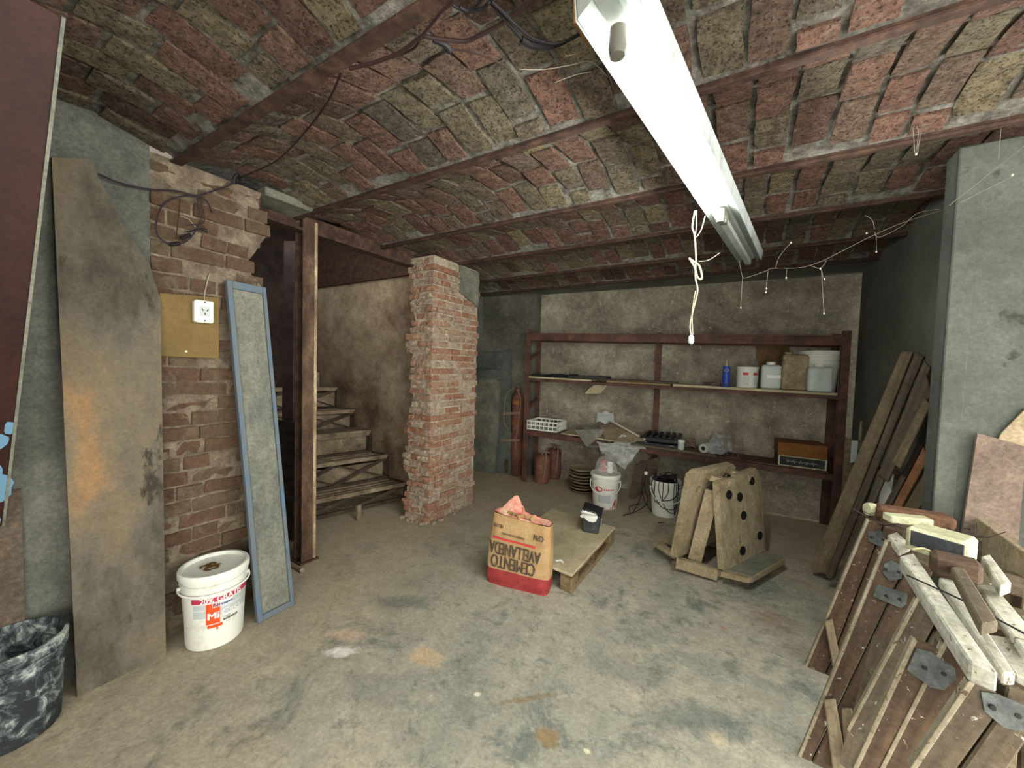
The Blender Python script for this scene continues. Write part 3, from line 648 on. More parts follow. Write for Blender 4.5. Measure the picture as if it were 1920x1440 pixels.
cab('cable', [(355, 435), (375, 430), (388, 436), (382, 428), (350, 435)], .004, 'black_rubber'); cab('wire', [(338, 405), (355, 412), (368, 428)], .002, 'cord_white')
for px, py, py2 in ((327, 458, 456), (347, 447, 440)):
    bm = B(); tube(bm, [wpx(px - 8, py, .032), wpx(px + 10, py2, .032)], .009, 8); part('tape', bm, 'black_rubber', rt, True)
bm = B(); tube(bm, smooth_path([wpx(440, 345, .03), wpx(440, 335, .04), wpx(446, 328, .05), wpx(450, 337, .03)]), .01, 6); part('hook', bm, 'black_rubber', rt, True)

# white paint bucket
def pail(name, label, c, H, r0, r1, mat, handle_az, group=None, lid=True, body_prof=None, drop=.05, cat='bucket'):
    c = V(c); rt = root(name, label, cat, c, group); k = lambda z: r0 + (r1 - r0) * z / H
    pr = [(0, .004), (r0 - .012, 0), (r0 - .003, .003), (r0, .012), (k(H * .755), H * .755), (k(H * .755) + .006, H * .76), (k(H * .78) + .006, H * .775), (k(H * .78) + .001, H * .782), (k(H * .84), H * .84), (k(H * .84) + .008, H * .845), (k(H * .865) + .008, H * .865), (k(H * .87) + .001, H * .87), (k(H * .91), H * .91), (k(H * .91) + .007, H * .915), (k(H) + .007, H - .01), (k(H) + .004, H), (k(H) - .004, H)]
    if not lid: pr += [(k(H) - .006, H - .01), (r0 - .006, .02), (0, .018)]
    else: pr += [(k(H) - .008, H - .004)]
    bm = B(); lathe(bm, c, pr, 44); part('body', bm, mat, rt, True)
    if lid:
        bm = B(); lathe(bm, c + V((0, 0, H)), [(r1 + .012, -.03), (r1 + .013, -.004), (r1 + .008, .004), (r1 - .004, .004), (r1 - .01, -.012), (r1 - .03, -.014), (0, -.012)], 44); part('lid', bm, mat, rt, True)
    zl = H * .765; pts = []
    for i in range(25):
        t_ = PI * i / 24; a = handle_az - PI / 2 + t_; pts.append(c + V(((k(zl) + .014 + .004 * math.sin(t_)) * math.cos(a), (k(zl) + .014 + .004 * math.sin(t_)) * math.sin(a), zl - drop * math.sin(t_) ** .7 if math.sin(t_) > 0 else zl)))
    bm = B(); tube(bm, pts, .0045, 8); part('handle', bm, 'white_clean' if mat != 'black_splash' else 'hinge', rt, True)
    for s in (-1, 1):
        a = handle_az + s * PI / 2; bm = B(); lathe(bm, c + V(((k(zl)) * math.cos(a), (k(zl)) * math.sin(a), zl)), [(.014, 0), (.014, .016), (0, .018)], 12, (math.cos(a), math.sin(a), 0)); part('lug', bm, mat, rt, True)
    return rt, k
BC = V((-2.315, .888, 0)); az = math.atan2(-BC.y, -BC.x); rt, kk = pail('paint_bucket', 'white paint bucket with crimson and orange label beside the blue-framed panel', BC, .385, .122, .138, 'white_plastic', az + .05, drop=.0)
def wrap(c, k, az, e):
    def f(u, v):
        r = k(v) + e; a = az + u / k(v); return c + V((r * math.cos(a), r * math.sin(a), v))
    return f
def wpatch(bm, f, u0, u1, v0, v1, n=10, sh=0): return grid(bm, lambda a, b: f(u0 + a * (u1 - u0) + sh * b, v0 + b * (v1 - v0)), n, 1)
_w = lambda e: (lambda u, v: wrap(BC, kk, az, e)(u, v + .042))
f1, f2, f3 = _w(.0012), _w(.0022), _w(.0034)
bm = B(); wpatch(bm, f1, -.10, .19, .205, .230, 20); part('label_band', bm, 'crimson_print', rt)
bm = B(); wpatch(bm, f1, -.09, .15, .172, .2, 20); wpatch(bm, f1, -.09, .15, .13, .168, 20); part('label_photo', bm, 'grey_print', rt)
bm = B(); wpatch(bm, f2, -.035, .02, .095, .20, 6); wpatch(bm, f2, -.03, .03, .075, .09, 6); wpatch(bm, f2, .005, .012, .062, .075, 2); part('label_flag', bm, 'orange_print', rt)
bm = B(); wpatch(bm, f2, -.01, .075, .176, .202, 10); part('label_lozenge', bm, 'white_clean', rt)
bm = B(); add_text(bm, '20% GRATIS', .036, f3, .03, .2175, 0, .95, .001); part('label_lettering', bm, 'white_clean', rt)
bm = B(); add_text(bm, 'Tersuave', .025, f3, .033, .189, 0, .92, .0008, .2); part('label_lettering', bm, 'navy_print', rt)
bm = B(); add_text(bm, 'Mi', .05, f3, -.006, .135, 0, 1, .0016); add_text(bm, 'Casa', .05, f3, .072, .14, 0, .95, .0004); part('label_lettering', bm, 'white_clean', rt)
bm = B(); add_text(bm, 'Latex', .012, f3, .05, .115); add_text(bm, 'INTERIOR', .015, f3, .066, .10, 0, 1, .0006); add_text(bm, '- - - -', .012, f3, .05, .085); part('label_lettering', bm, 'black_print', rt)
bm = B()
for k in range(26):
    a, r = random.random() * 2 * PI, random.random() ** .7 * .035; p = BC + V((-.005 + r * math.cos(a) * 1.3, -.02 + r * math.sin(a), .376)); d = V((math.cos(a * 3), math.sin(a * 3), .1)) * .016; s = V((-d.y, d.x, 0)) * .45
    prism(bm, [p - d, p + s, p + d, p - s], (0, 0, .003))
one('leaf_litter', bm, 'leaf_brown', 'small heap of dry brown leaf crumbs on the paint bucket lid', 'leaf litter', kind='stuff')
# black bucket
KC = V((-2.335, .235, 0)); rt, k2 = pail('mortar_bucket', 'open black bucket splashed with dried plaster against left wall', KC, .36, .125, .143, 'black_splash', 3.6, lid=False)
bm = B(); q = KC + V((0, 0, .30)); quad(bm, [q + V((-.02, -.1, -.1)), q + V((.08, -.04, -.08)), q + V((.1, .0, .03)), q + V((.0, -.1, .01))], (.0, .004, .004)); one('scraper_blade', bm, 'hinge', 'flat grey scraper lying inside the black bucket', 'scraper')
# blue framed panel
tl, tr = PX(423, 525, XL + .05), PX(497, 540, XL + .05); bl, br = PZ(482, 1169, 0), PZ(550, 1133, 0)
nn = (tr - tl).cross(bl - tl).normalized(); nn = nn if nn.x > 0 else -nn
rt = root('framed_panel', 'narrow grey panel in a chipped blue frame leaning on the brick pier', 'panel', (bl + br) / 2)
def lerp(a, b, t): return a + (b - a) * t
def uvp(u, v): return lerp(lerp(tl, tr, u), lerp(bl, br, u), v)
bm = B(); quad(bm, [uvp(.06, .01), uvp(.94, .01), uvp(.94, .99), uvp(.06, .99)], -nn * .012); part('panel', bm, 'panel_grey', rt)
for n_, (u0, u1, v0, v1) in (('frame_stile', (0, .13, 0, 1)), ('frame_stile', (.9, 1, 0, 1)), ('frame_rail', (.13, .9, 0, .022)), ('frame_rail', (.13, .9, .982, 1))):
    bm = B(); quad(bm, [uvp(u0, v0) + nn * .014, uvp(u1, v0) + nn * .014, uvp(u1, v1) + nn * .014, uvp(u0, v1) + nn * .014], -nn * .03, .003); part(n_, bm, 'blue_paint', rt)

# ================================================================== back-left corner
YW = 4.40
def slab_on_y(name, px, Y, th, mat, label, cat, floor=False, lean=0):
    q = [PY(x, y, Y) for x, y in px]
    if floor:
        for v in q:
            if v.z < .25: v.z = 0
    if lean:
        for v in q: v.y += lean * (v.z / 1.2 - 1)
    bm = B(); prism(bm, q, (0, th, 0)); return one(name, bm, mat, label, cat)
slab_on_y('stone_slab', [(862, 712), (928, 710), (935, 722), (930, 800), (924, 890), (862, 890)], 4.28, .06, 'slab_grey', 'pale stained grey slab standing behind the brick pillar', 'slab', True)
slab_on_y('green_board', [(862, 693), (930, 693), (932, 711), (862, 711)], 4.25, .1, 'board_green', 'dark green box lying on top of the pale slab', 'box')
slab_on_y('pale_panel', [(864, 662), (956, 660), (958, 900), (864, 900)], 4.375, .02, 'board_green', 'faded green-grey sheet against the recess wall behind the slab', 'sheet', True)
# welding-gas cylinder on its trolley
gc = PZ(961, 893, 0); gc = V((gc.x, gc.y + .085, 0)); rt = root('gas_cylinder', 'tall dull red gas cylinder standing left of the steel rack', 'gas cylinder', gc)
ht = PY(962, 735, gc.y).z; bm = B(); lathe(bm, gc, [(0, 0), (.075, 0), (.082, .015), (.082, ht - .1), (.07, ht - .04), (.04, ht), (0, ht)], 24); part('body', bm, 'gas_red', rt, True)
bm = B(); lathe(bm, gc + V((0, 0, ht)), [(.035, -.01), (.033, .05), (.02, .06), (.018, .1), (0, .105)], 16); part('valve', bm, 'gas_brown', rt, True)
for z in (ht * .62, ht * .86):
    bm = B(); lathe(bm, gc + V((0, 0, z)), [(.083, 0), (.086, .004), (.086, .05), (.083, .055)], 24); part('band', bm, 'orange_box', rt, True, label='worn orange band')
bm = B(); tube(bm, smooth_path([gc + V((-.02, -.08, ht + .06)), gc + V((-.14, -.09, ht - .05)), gc + V((-.16, -.09, ht - .4)), gc + V((-.07, -.1, ht - .5))]), .007, 6); tube(bm, smooth_path([gc + V((.02, -.07, ht + .05)), gc + V((.09, -.09, ht - .1)), gc + V((.07, -.09, ht - .35)), gc + V((.03, -.09, ht - .7))]), .008, 6); part('hose', bm, 'hose', rt, True)
rt = root('cylinder_trolley', 'steel hand trolley with small wheel holding the tall gas cylinder', 'trolley', gc + V((-.1, 0, 0)))
bm = B(); tube(bm, [gc + V((-.1, .1, .1)), gc + V((-.1, .1, 1.05))], .012, 8); tube(bm, [gc + V((.1, .1, .1)), gc + V((.1, .1, 1.05))], .012, 8); part('frame', bm, 'steel_rust', rt, True)
for z in (.48, .84):
    bm = B(); bar(bm, gc + V((-.2, -.08, z - .02)), gc + V((.1, -.09, z + .02)), .012, .03); part('strap', bm, 'hose', rt)
w_ = gc + V((-.13, -.02, .12)); bm = B(); lathe(bm, w_, [(0, -.02), (.09, -.02), (.11, -.012), (.11, .012), (.09, .02), (0, .02)], 24, (1, .5, 0)); wh = part('wheel', bm, 'steel_rust', rt, True)
bm = B(); lathe(bm, w_, [(0, .03), (.025, .03), (.025, -.03), (0, -.03)], 12, (1, .5, 0)); part('hub', bm, 'gas_red', wh, True)
# steel rack
rack = root('steel_rack', 'long rusty brown angle-steel shelving rack along back wall', 'shelving rack', S0 + SU * 1.5)
DEP = .36
def sp(u, z, d=0): return S0 + SU * u + SN * d + V((0, 0, z))
for u, d, zt in ((-.02, .0, 1.93), (3.09, .0, 1.86), (-.02, DEP - .03, 1.90), (1.49, DEP - .03, 1.90), (3.09, DEP - .03, 1.86)):
    bm = B(); quad(bm, [sp(u - .035, 0, d), sp(u + .035, 0, d), sp(u + .03, zt, d), sp(u - .03, zt, d)], SN * .008); quad(bm, [sp(u - .035, 0, d + .008), sp(u - .027, 0, d + .008), sp(u - .022, zt, d + .008), sp(u - .03, zt, d + .008)], SN * .03); part('upright', bm, 'shelf_steel', rack)
def zl(lv, u): return ((.66, .565), (1.32, 1.275), (1.87, 1.80))[lv][0] + (((.66, .565), (1.32, 1.275), (1.87, 1.80))[lv][1] - ((.66, .565), (1.32, 1.275), (1.87, 1.80))[lv][0]) * u / 3.07
for lv in range(3):
    hh = (.055, .028, .07)[lv]
    for d in (.005, DEP - .03):
        bm = B(); a, b = sp(-.02, zl(lv, 0) - hh / 2, d), sp(3.09, zl(lv, 3.07) - hh / 2, d); bar(bm, a, b, .02, hh); part('rail', bm, 'shelf_steel', rack)
    for u in (-.02, 1.49, 3.09):
        bm = B(); bar(bm, sp(u, zl(lv, u) - .03, 0), sp(u, zl(lv, u) - .03, DEP - .02), .02, .04); part('cross_bar', bm, 'shelf_steel', rack)
for u, z in ((-.02, 1.62), (-.02, 1.0)):
    bm = B(); bar(bm, sp(u, z - .07, 0), sp(u, z + .05, DEP), .02, .04); part('cross_bar', bm, 'shelf_steel', rack)
bm = B(); quad(bm, [sp(-.05, 1.872, .0), sp(3.1, 1.802, .0), sp(3.1, 1.802, DEP), sp(-.05, 1.872, DEP)], (0, 0, .018)); part('top_shelf', bm, 'shelf_steel', rack)
# boards that lie on the rack: (u0,u1,level,thickness,front overhang)
def on_board(name, u0, u1, lv, th, mat, label, dz=0, d0=-.01, d1=None, tilt=0):
    d1 = d1 or DEP - .03; z0, z1 = zl(lv, u0) + dz + .001, zl(lv, u1) + dz + tilt + .001
    return plank(name, [sp(u0, z0, d0), sp(u1, z1, d0), sp(u1, z1, d1), sp(u0, z0, d1)], (0, 0, th), mat, None, label, 'board')
on_board('shelf_board', -.0, .80, 1, .022, 'ply_dusty', 'left pale board on the middle shelf of the rack', .004)
on_board('shelf_board', .98, 1.66, 1, .024, 'pallet', 'short thick board in the middle of the rack middle shelf', .004)
on_board('shelf_board', 1.68, 3.05, 1, .026, 'ply_dusty', 'long pale board on the rack middle shelf under the white tubs', .004)
on_board('shelf_board', 1.0, 1.72, 1, .016, 'plank_grey', 'thin grey board stacked on the short thick board', .029, .03)
on_board('shelf_board', .0, .60, 0, .016, 'plank_dark', 'dark board on the bottom shelf under the white crate', .002)
on_board('shelf_board', .46, 1.22, 0, .014, 'ply_dusty', 'pale warped board on bottom shelf under the dusty sheets', .018, -.02)
on_board('shelf_board', 1.28, 2.12, 0, .03, 'plank_grey', 'grey board on bottom shelf under the black egg trays', .004, -.03)
on_board('shelf_board', 2.1, 3.02, 0, .014, 'shelf_steel', 'brown board on bottom shelf under the wooden boxes', .004, -.005)
bm = B(); quad(bm, [SH(1097, 738, -.02), SH(1112, 725, -.02), SH(1140, 722, .1), SH(1125, 738, .1)], (0, 0, .012)); one('offcut_board', bm, 'ply_dusty', 'small pale offcut hanging down between two boards of the middle shelf', 'board')
# things on the middle shelf
def zs(lv, u, th=.026): return zl(lv, u) + .005 + th
bm = B(); p0 = sp(.02, zs(1, .1, .022), .03)
quad(bm, [p0, sp(.2, zs(1, .2, .022), .03), sp(.2, zs(1, .2, .022), .27), sp(.02, zs(1, .1, .022), .27)], (0, 0, .03), .004); one('black_folder', bm, 'black_plastic', 'flat black folder at the left end of the middle shelf', 'folder')
bm = B()
for k in range(34):
    u = random.uniform(.24, .72); s = random.uniform(.02, .06); box(bm, sp(u, zs(1, u, .022) + s * .3 + random.random() * .02, random.uniform(.06, .26)), (s * 1.6, s, s * .5), random.random() * 3)
one('black_scraps', bm, 'black_plastic', 'loose heap of black plastic scraps on the left pale board', 'scraps', kind='stuff')
bm = B(); quad(bm, [sp(.52, zs(1, .5, .022), -.0), sp(.98, zs(1, .9, .026) + .005, -.0), sp(.98, zs(1, .9, .026) + .005, .24), sp(.52, zs(1, .5, .022), .24)], (0, 0, .035), .003); one('dark_tray', bm, 'dark_box', 'flat dark tray bridging two boards on the middle shelf', 'tray')
bm = B()
for k in range(24):
    u = random.uniform(2.0, 2.18); s = random.uniform(.015, .035); box(bm, sp(u, zs(1, u) + s * .3 + random.random() * .02, random.uniform(.05, .28)), (s * 2, s, s * .5), random.random() * 3)
one('dark_scraps', bm, 'plank_dark', 'little heap of dark dusty scraps beside the blue spray tin', 'scraps', kind='stuff')
def at_shelf(px, d, lv=1, th=.026):      # foot point on a shelf for a pixel column
    p = SH(px, 735, d); u = (p - S0).dot(SU); return sp(u, zs(lv, u, th), d)
c = at_shelf(1360, .08); rt = root('spray_tin', 'slim blue tin with yellow mark and nozzle on the middle shelf', 'tin', c)
bm = B(); lathe(bm, c, [(0, 0), (.033, 0), (.034, .006), (.034, .19), (.028, .21), (0, .212)], 20); part('body', bm, 'spray_blue', rt, True)
bm = B(); lathe(bm, c + V((0, 0, .21)), [(.014, 0), (.012, .02), (.006, .03), (.005, .055), (0, .057)], 12); part('nozzle', bm, 'cream', rt, True)
fz = wrap(c, lambda z: .034, math.atan2(-c.y, -c.x), .001); bm = B()
prism(bm, [fz(.024 * math.cos(k * PI / 8), .165 + .013 * math.sin(k * PI / 8)) for k in range(16)], (0, 0, 0.0005)); part('label_mark', bm, 'yellow', rt)
c = at_shelf(1399, .12); rt = root('white_tub', 'white plastic tub with red stripe label on the middle shelf', 'tub', c)
bm = B(); lathe(bm, c, [(0, 0), (.088, 0), (.092, .01), (.096, .185), (.099, .19), (.099, .205), (.095, .208), (.08, .208), (0, .206)], 32); part('body', bm, 'white_plastic', rt, True)
fz = wrap(c, lambda z: .096, math.atan2(-c.y, -c.x), .0012); bm = B(); wpatch(bm, fz, -.035, .012, .125, .15, 6); wpatch(bm, fz, .055, .105, .125, .15, 6); part('label_stripe', bm, 'red_print', rt)
bm = B()
for r_ in range(7): wpatch(bm, fz, -.03, .02, .03 + r_ * .012, .036 + r_ * .012, 4); wpatch(bm, fz, .06, .1, .03 + r_ * .012, .036 + r_ * .012, 4)
part('label_text', bm, 'grey_print', rt)
def jug(px, d, w_, h_, mat, label, name='plastic_jug', capd=None):
    c = at_shelf(px, d); rt = root(name, label, 'jug', c); R = Matrix((SU, SN, V((0, 0, 1)))).transposed(); bm = B()
    box(bm, c + V((0, 0, h_ / 2)), (w_, w_ * .8, h_), rot=R, bev=.0)
    bmesh.ops.bevel(bm, geom=list(bm.edges), offset=.024, segments=4, affect='EDGES', profile=.5); part('body', bm, mat, rt, True)
    bm = B(); lathe(bm, c + V((0, 0, h_ - .004)) + SU * (capd or 0), [(.036, 0), (.036, .012), (.04, .014), (.04, .03), (0, .032)], 20); part('cap', bm, 'white_clean' if mat == 'jug' else mat, rt, True); return rt, c
rt, c = jug(1443, .12, .165, .235, 'jug', 'frosted plastic jug with white tag next to the white tub', 'plastic_jug', .0)
bm = B(); box(bm, c + SN * -.068 + SU * .02 + V((0, 0, .12)), (.11, .004, .03), A38); part('label_tag', bm, 'white_clean', rt)
rt, c = jug(1533, -.055 + .07, .185, .225, 'jug', 'frosted plastic jug in front of the large white bucket', 'plastic_jug', .0)
rt, c = jug(1486, .12, .205, .335, 'jerry', 'dusty brown jerrycan between the two frosted jugs', 'jerrycan', -.05)
for (a, b) in (((-.05, .13), (.03, .2)), ((.03, .2), (.03, .1))):
    bm = B(); bar(bm, c + SN * -.088 + SU * a[0] + V((0, 0, a[1])), c + SN * -.088 + SU * b[0] + V((0, 0, b[1])), .02, .028); part('moulded_rib', bm, 'jerry', rt)
bm = B(); lathe(bm, c + SN * -.078 + SU * .03 + V((0, 0, .05)), [(.035, 0), (.035, .012), (0, .014)], 20, -SN); part('moulded_boss', bm, 'jerry', rt, True)
c = at_shelf(1533, .185); pail('shelf_bucket', 'large white bucket at the right end of the middle shelf', c, .375, .128, .152, 'white_plastic', math.atan2(-c.y, -c.x) + .9, lid=True)
bm = B(); q = [SH(1424, 735, .3), SH(1480, 735, .3), SH(1480, 638, .32), SH(1418, 640, .32)]; zz = zs(1, 2.3); q[0].z = q[1].z = zz; quad(bm, q, SN * .008); one('cardboard_sheet', bm, 'cardboard', 'brown cardboard sheet standing behind the frosted jug and jerrycan', 'cardboard')
# bottom shelf
c0 = [SH(984, 779, .02), SH(1066, 783, .34), SH(1098, 790, .30), SH(1060, 812, .0)]
cz = zl(0, .2) + .022; cu0, cu1, cd1, chh = .0, .40, .33, .115
rt = root('plastic_crate', 'white slotted plastic crate at the left end of the bottom shelf', 'crate', sp(.2, cz, .15))
def cp(a, b, z): return sp(cu0 + a * (cu1 - cu0), cz + z, b * cd1)
bm = B(); quad(bm, [cp(0, 0, 0), cp(1, 0, 0), cp(1, 1, 0), cp(0, 1, 0)], (0, 0, .005)); part('base', bm, 'crate', rt)
for nm, A_, B_ in (('side_lattice', (0, 0), (1, 0)), ('side_lattice', (1, 0), (1, 1)), ('side_lattice', (1, 1), (0, 1)), ('side_lattice', (0, 1), (0, 0))):
    bm = B()
    for z in (.006, .058, chh - .006): bar(bm, cp(*A_, z), cp(*B_, z), .014 if z > .1 else .009, .017 if z != .058 else .012)
    for k in range(8): t_ = k / 7; p = cp(lerp(A_[0], B_[0], t_), lerp(A_[1], B_[1], t_), 0); bar(bm, p, p + V((0, 0, chh)), .013, .009, up=SU)
    part(nm, bm, 'crate', rt)
def sheet(name, pxs, d0, d1, mat, label, cat, wob=.012, th=.003, seed=0):
    """a limp sheet through four pixel corners (two front, two back)"""
    a, b, c_, d_ = SH(*pxs[0], d0), SH(*pxs[1], d0), SH(*pxs[2], d1), SH(*pxs[3], d1); bm = B()
    grid(bm, lambda u, v: lerp(lerp(a, b, u), lerp(d_, c_, u), v) + V((0, 0, wob * noise.noise(V((u * 3 + seed, v * 3, seed))))), 10, 8)
    r_ = bmesh.ops.extrude_face_region(bm, geom=list(bm.faces))
    for g in r_['geom']:
        if isinstance(g, bmesh.types.BMVert): g.co.z -= th
    return one(name, bm, mat, label, cat, smooth=True)
sheet('dusty_sheet', [(1100, 838), (1200, 838), (1180, 792), (1095, 800)], -.02, .30, 'paper_grey', 'dusty grey sheet spread over the pile on the bottom shelf', 'sheet', .03, seed=1)
bm = B(); prism(bm, [SH(1078, 806, -.03), SH(1132, 804, -.03), SH(1128, 816, -.03), SH(1100, 838, -.03)], SN * .003); one('hanging_flap', bm, 'paper_grey', 'triangular grey paper corner hanging off the bottom shelf near the crate', 'paper')
sheet('cardboard_strips', [(1140, 828), (1212, 828), (1175, 795), (1120, 795)], -.025, .25, 'tan_board', 'tan curled cardboard strips on the dusty sheets', 'cardboard', .03, .006, 3)
sheet('curled_film', [(1118, 792), (1152, 792), (1150, 772), (1120, 773)], .22, .3, 'foil', 'small pale curled film standing at the back of the bottom shelf', 'film', .03, .002, 4)
sheet('clear_film', [(1140, 842), (1212, 842), (1200, 826), (1165, 815)], -.06, .05, 'film', 'clear plastic film spilling over the shelf edge above the red-labelled bucket', 'film', .03, .002, 5)
bm = B(); bar(bm, SH(1144, 788, .15), SH(1210, 824, .02), .014, .014); one('aluminium_strip', bm, 'alu', 'bright thin aluminium strip lying across the dusty sheets', 'strip')
bm = B(); bar(bm, SH(1150, 800, .16), SH(1205, 832, .0), .012, .012); one('wooden_strip', bm, 'stick', 'thin pale wooden strip under the aluminium strip', 'strip')
# film bag hanging down to the bucket
bm = B(); A_ = [SH(1118, 826, -.03), SH(1200, 842, -.03), SH(1172, 880, -.1), SH(1128, 850, -.12)]
grid(bm, lambda u, v: lerp(lerp(A_[0], A_[1], u), lerp(A_[3], A_[2], u), v) + V((0, .04 * noise.noise(V((u * 4, v * 4, 2))), .02 * noise.noise(V((u * 3, v * 3, 9))))), 12, 8); one('plastic_bag', bm, 'film', 'cloudy clear plastic bag drooping from bottom shelf over the red-labelled bucket', 'bag', smooth=True)
# egg trays
tz = zl(0, 1.6) + .036
rt = root('black_case', 'flat black case under the black ribbed tray on bottom shelf', 'case', sp(1.55, tz, .1)); bm = B(); quad(bm, [sp(1.33, tz, -.01), sp(1.76, tz - .01, -.01), sp(1.76, tz - .01, .25), sp(1.33, tz, .25)], (0, 0, .035), .006); part('body', bm, 'black_plastic', rt)
bm = B(); box(bm, sp(1.7, tz + .02, -.014), (.05, .008, .012), A38); part('latch', bm, 'hinge', rt)
rt = root('ribbed_tray', 'black ribbed plastic tray stacked on the black case', 'tray', sp(1.56, tz + .037, .12)); tz += .036
bm = B(); quad(bm, [sp(1.36, tz, .02), sp(1.76, tz, .02), sp(1.72, tz, .33), sp(1.44, tz, .33)], (0, 0, .05), .008); part('body', bm, 'black_plastic', rt)
for k in range(6):
    u = 1.385 + k * .066; bm = B(); tube(bm, [sp(u + .03, tz + .055, .03), sp(u + .05, tz + .07, .30)], .02, 8); part('rib', bm, 'black_plastic', rt, True)
c = SH(1277, 835, -.005); u = (c - S0).dot(SU); c = sp(u, zl(0, u) + .036, .0); rt = root('small_jar', 'small pale green lidded jar in front of the black trays', 'jar', c)
bm = B(); lathe(bm, c, [(0, 0), (.032, 0), (.034, .005), (.034, .09), (0, .09)], 18); part('body', bm, 'jug', rt, True); bm = B(); lathe(bm, c + V((0, 0, .09)), [(.036, -.012), (.036, .012), (0, .014)], 18); part('lid', bm, 'white_plastic', rt, True)
c = SH(1318, 850, -.03); u = (c - S0).dot(SU); c = sp(u, zl(0, u) + .036 + .045, -.02); dd = (SN + SU * .45).normalized(); rt = root('film_roll', 'roll of clear plastic film lying on bottom shelf with its hollow core forward', 'roll', c - V((0, 0, .045)))
bm = B(); lathe(bm, c, [(.022, .02), (.022, 0), (.045, 0), (.047, .004), (.047, .3), (.022, .3)], 24, dd); part('roll', bm, 'foil', rt, True); bm = B(); lathe(bm, c, [(.016, .3), (.016, -.004), (.021, -.004), (.021, .3)], 20, dd); part('core', bm, 'cardboard', rt, True)
sheet('loose_film', [(1322, 850), (1378, 850), (1370, 815), (1335, 812)], .0, .3, 'film', 'loose grey film unrolled beside the film roll', 'film', .06, .002, 7)
def scribble(c, R, n, r, mat, name, label, cat, flat=.4, seed=1, parent=None):
    rng = random.Random(seed); pts = []
    for i in range(n):
        a = rng.random() * 2 * PI; rr = R * (.35 + .65 * rng.random()); pts.append(V(c) + V((rr * math.cos(a + i), rr * math.sin(a + i), rng.uniform(0, R * flat))))
    bm = B(); tube(bm, smooth_path(pts, 5), r, 5)
    if parent: return part(name, bm, mat, parent, True)
    return one(name, bm, mat, label, cat, smooth=True)
c = sp(1.86, zl(0, 1.86) + .05, .2); scribble(c, .1, 34, .005, 'hose', 'wire_tangle', 'dusty tangle of grey wire behind the film roll', 'wire', 1.0, 4)
# wire basket
c = sp(2.27, zl(0, 2.27) + .02, .1); rt = root('wire_basket', 'thin wire basket standing between film and wooden boxes', 'basket', c)
for z, r_ in ((.0, .07), (.07, .08), (.16, .085)):
    bm = B(); tube(bm, [c + V((r_ * math.cos(a), r_ * math.sin(a), z + .004)) for a in [k * PI / 10 for k in range(20)]], .003, 5, True); part('ring', bm, 'hose', rt)
for k in range(8):
    a = k * PI / 4; bm = B(); tube(bm, [c + V((.07 * math.cos(a), .07 * math.sin(a), 0)), c + V((.085 * math.cos(a), .085 * math.sin(a), .165))], .0025, 5); part('wire', bm, 'hose', rt)
# boxes
u0, u1 = [(SH(x, 870, .03) - S0).dot(SU) for x in (1459, 1549)]; z = zl(0, 2.8) + .02
rt = root('dark_box', 'dark box with cream border and faint script lying under the orange box', 'box', sp((u0 + u1) / 2, z, .15)); bm = B(); quad(bm, [sp(u0, z, .02), sp(u1, z, .02), sp(u1, z, .31), sp(u0, z, .31)], (0, 0, .10), .002); part('body', bm, 'dark_box', rt)
for a, b in (((u0, .0), (u1, .0)), ((u0, .09), (u1, .09)), ((u0, 0), (u0, .098)), ((u1 - .006, 0), (u1 - .006, .098))):
    bm = B(); p, q = sp(a[0] + .003, z + a[1] + .005, .017), sp(b[0] + .003, z + b[1] + .002, .017); bar(bm, p, q, .005, .009 if a[0] != b[0] else .012); part('border', bm, 'cream', rt)
pts = []
for k in range(46):
    t_ = k / 45; pts.append(sp(u0 + .06 + t_ * (u1 - u0 - .12), z + .05 + .02 * math.sin(k * 1.9) * (.5 + .5 * math.sin(k * .7)) - .006 * t_, .018))
bm = B(); tube(bm, pts, .0018, 5); part('script_line', bm, 'grey_print', rt)
z += .10; plank('wooden_case', [sp(u0 - .01, z, .0), sp(u1 + .0, z, .0), sp(u1 + .0, z + .125, .0), sp(u0 - .01, z + .125, .0)], SN * .3, 'orange_box', None, 'orange-brown wooden box on top of the dark box', 'box')

# ================================================================== under the rack
def tank(c, r, h, label, mat, seed):
    c = V(c); rt = root('gas_tank', label, 'gas tank', c, 'squat gas tanks under the rack'); bm = B()
    lathe(bm, c, [(0, .015), (r * .8, .0), (r * .82, .02), (r, .03), (r, h - .06), (r * .92, h - .025), (r * .6, h), (0, h + .005)], 24); part('body', bm, mat, rt, True)
    bm = B(); lathe(bm, c + V((0, 0, h)), [(.02, -.005), (.02, .03), (.012, .045), (0, .046)], 12); part('valve', bm, 'hose', rt, True)
    bm = B(); bar(bm, c + V((-.07, 0, h + .055)), c + V((.09, .02, h + .03)), .012, .016); part('lever', bm, 'hose', rt)
    bm = B(); tube(bm, smooth_path([c + V((.01, -.02, h + .03)), c + V((r * .7, -r * .5, h + .02)), c + V((r * .85, -r * .75, h - .1)), c + V((r * .7, -r * .85, h * .25))]), .009, 6); part('hose', bm, 'hose', rt, True)
p = PZ(1009, 908, 0); tank(p + V((0, .1, 0)), .098, .36, 'rusty brown squat gas tank behind the left upright of the rack', 'gas_brown', 1)
p = PZ(1032, 900, 0); tank(p + V((.0, .10, 0)), .092, .40, 'dull red squat gas tank just behind the rusty brown one', 'gas_red', 2)
p = PZ(1084, 926, 0) + V((0, .12, 0))
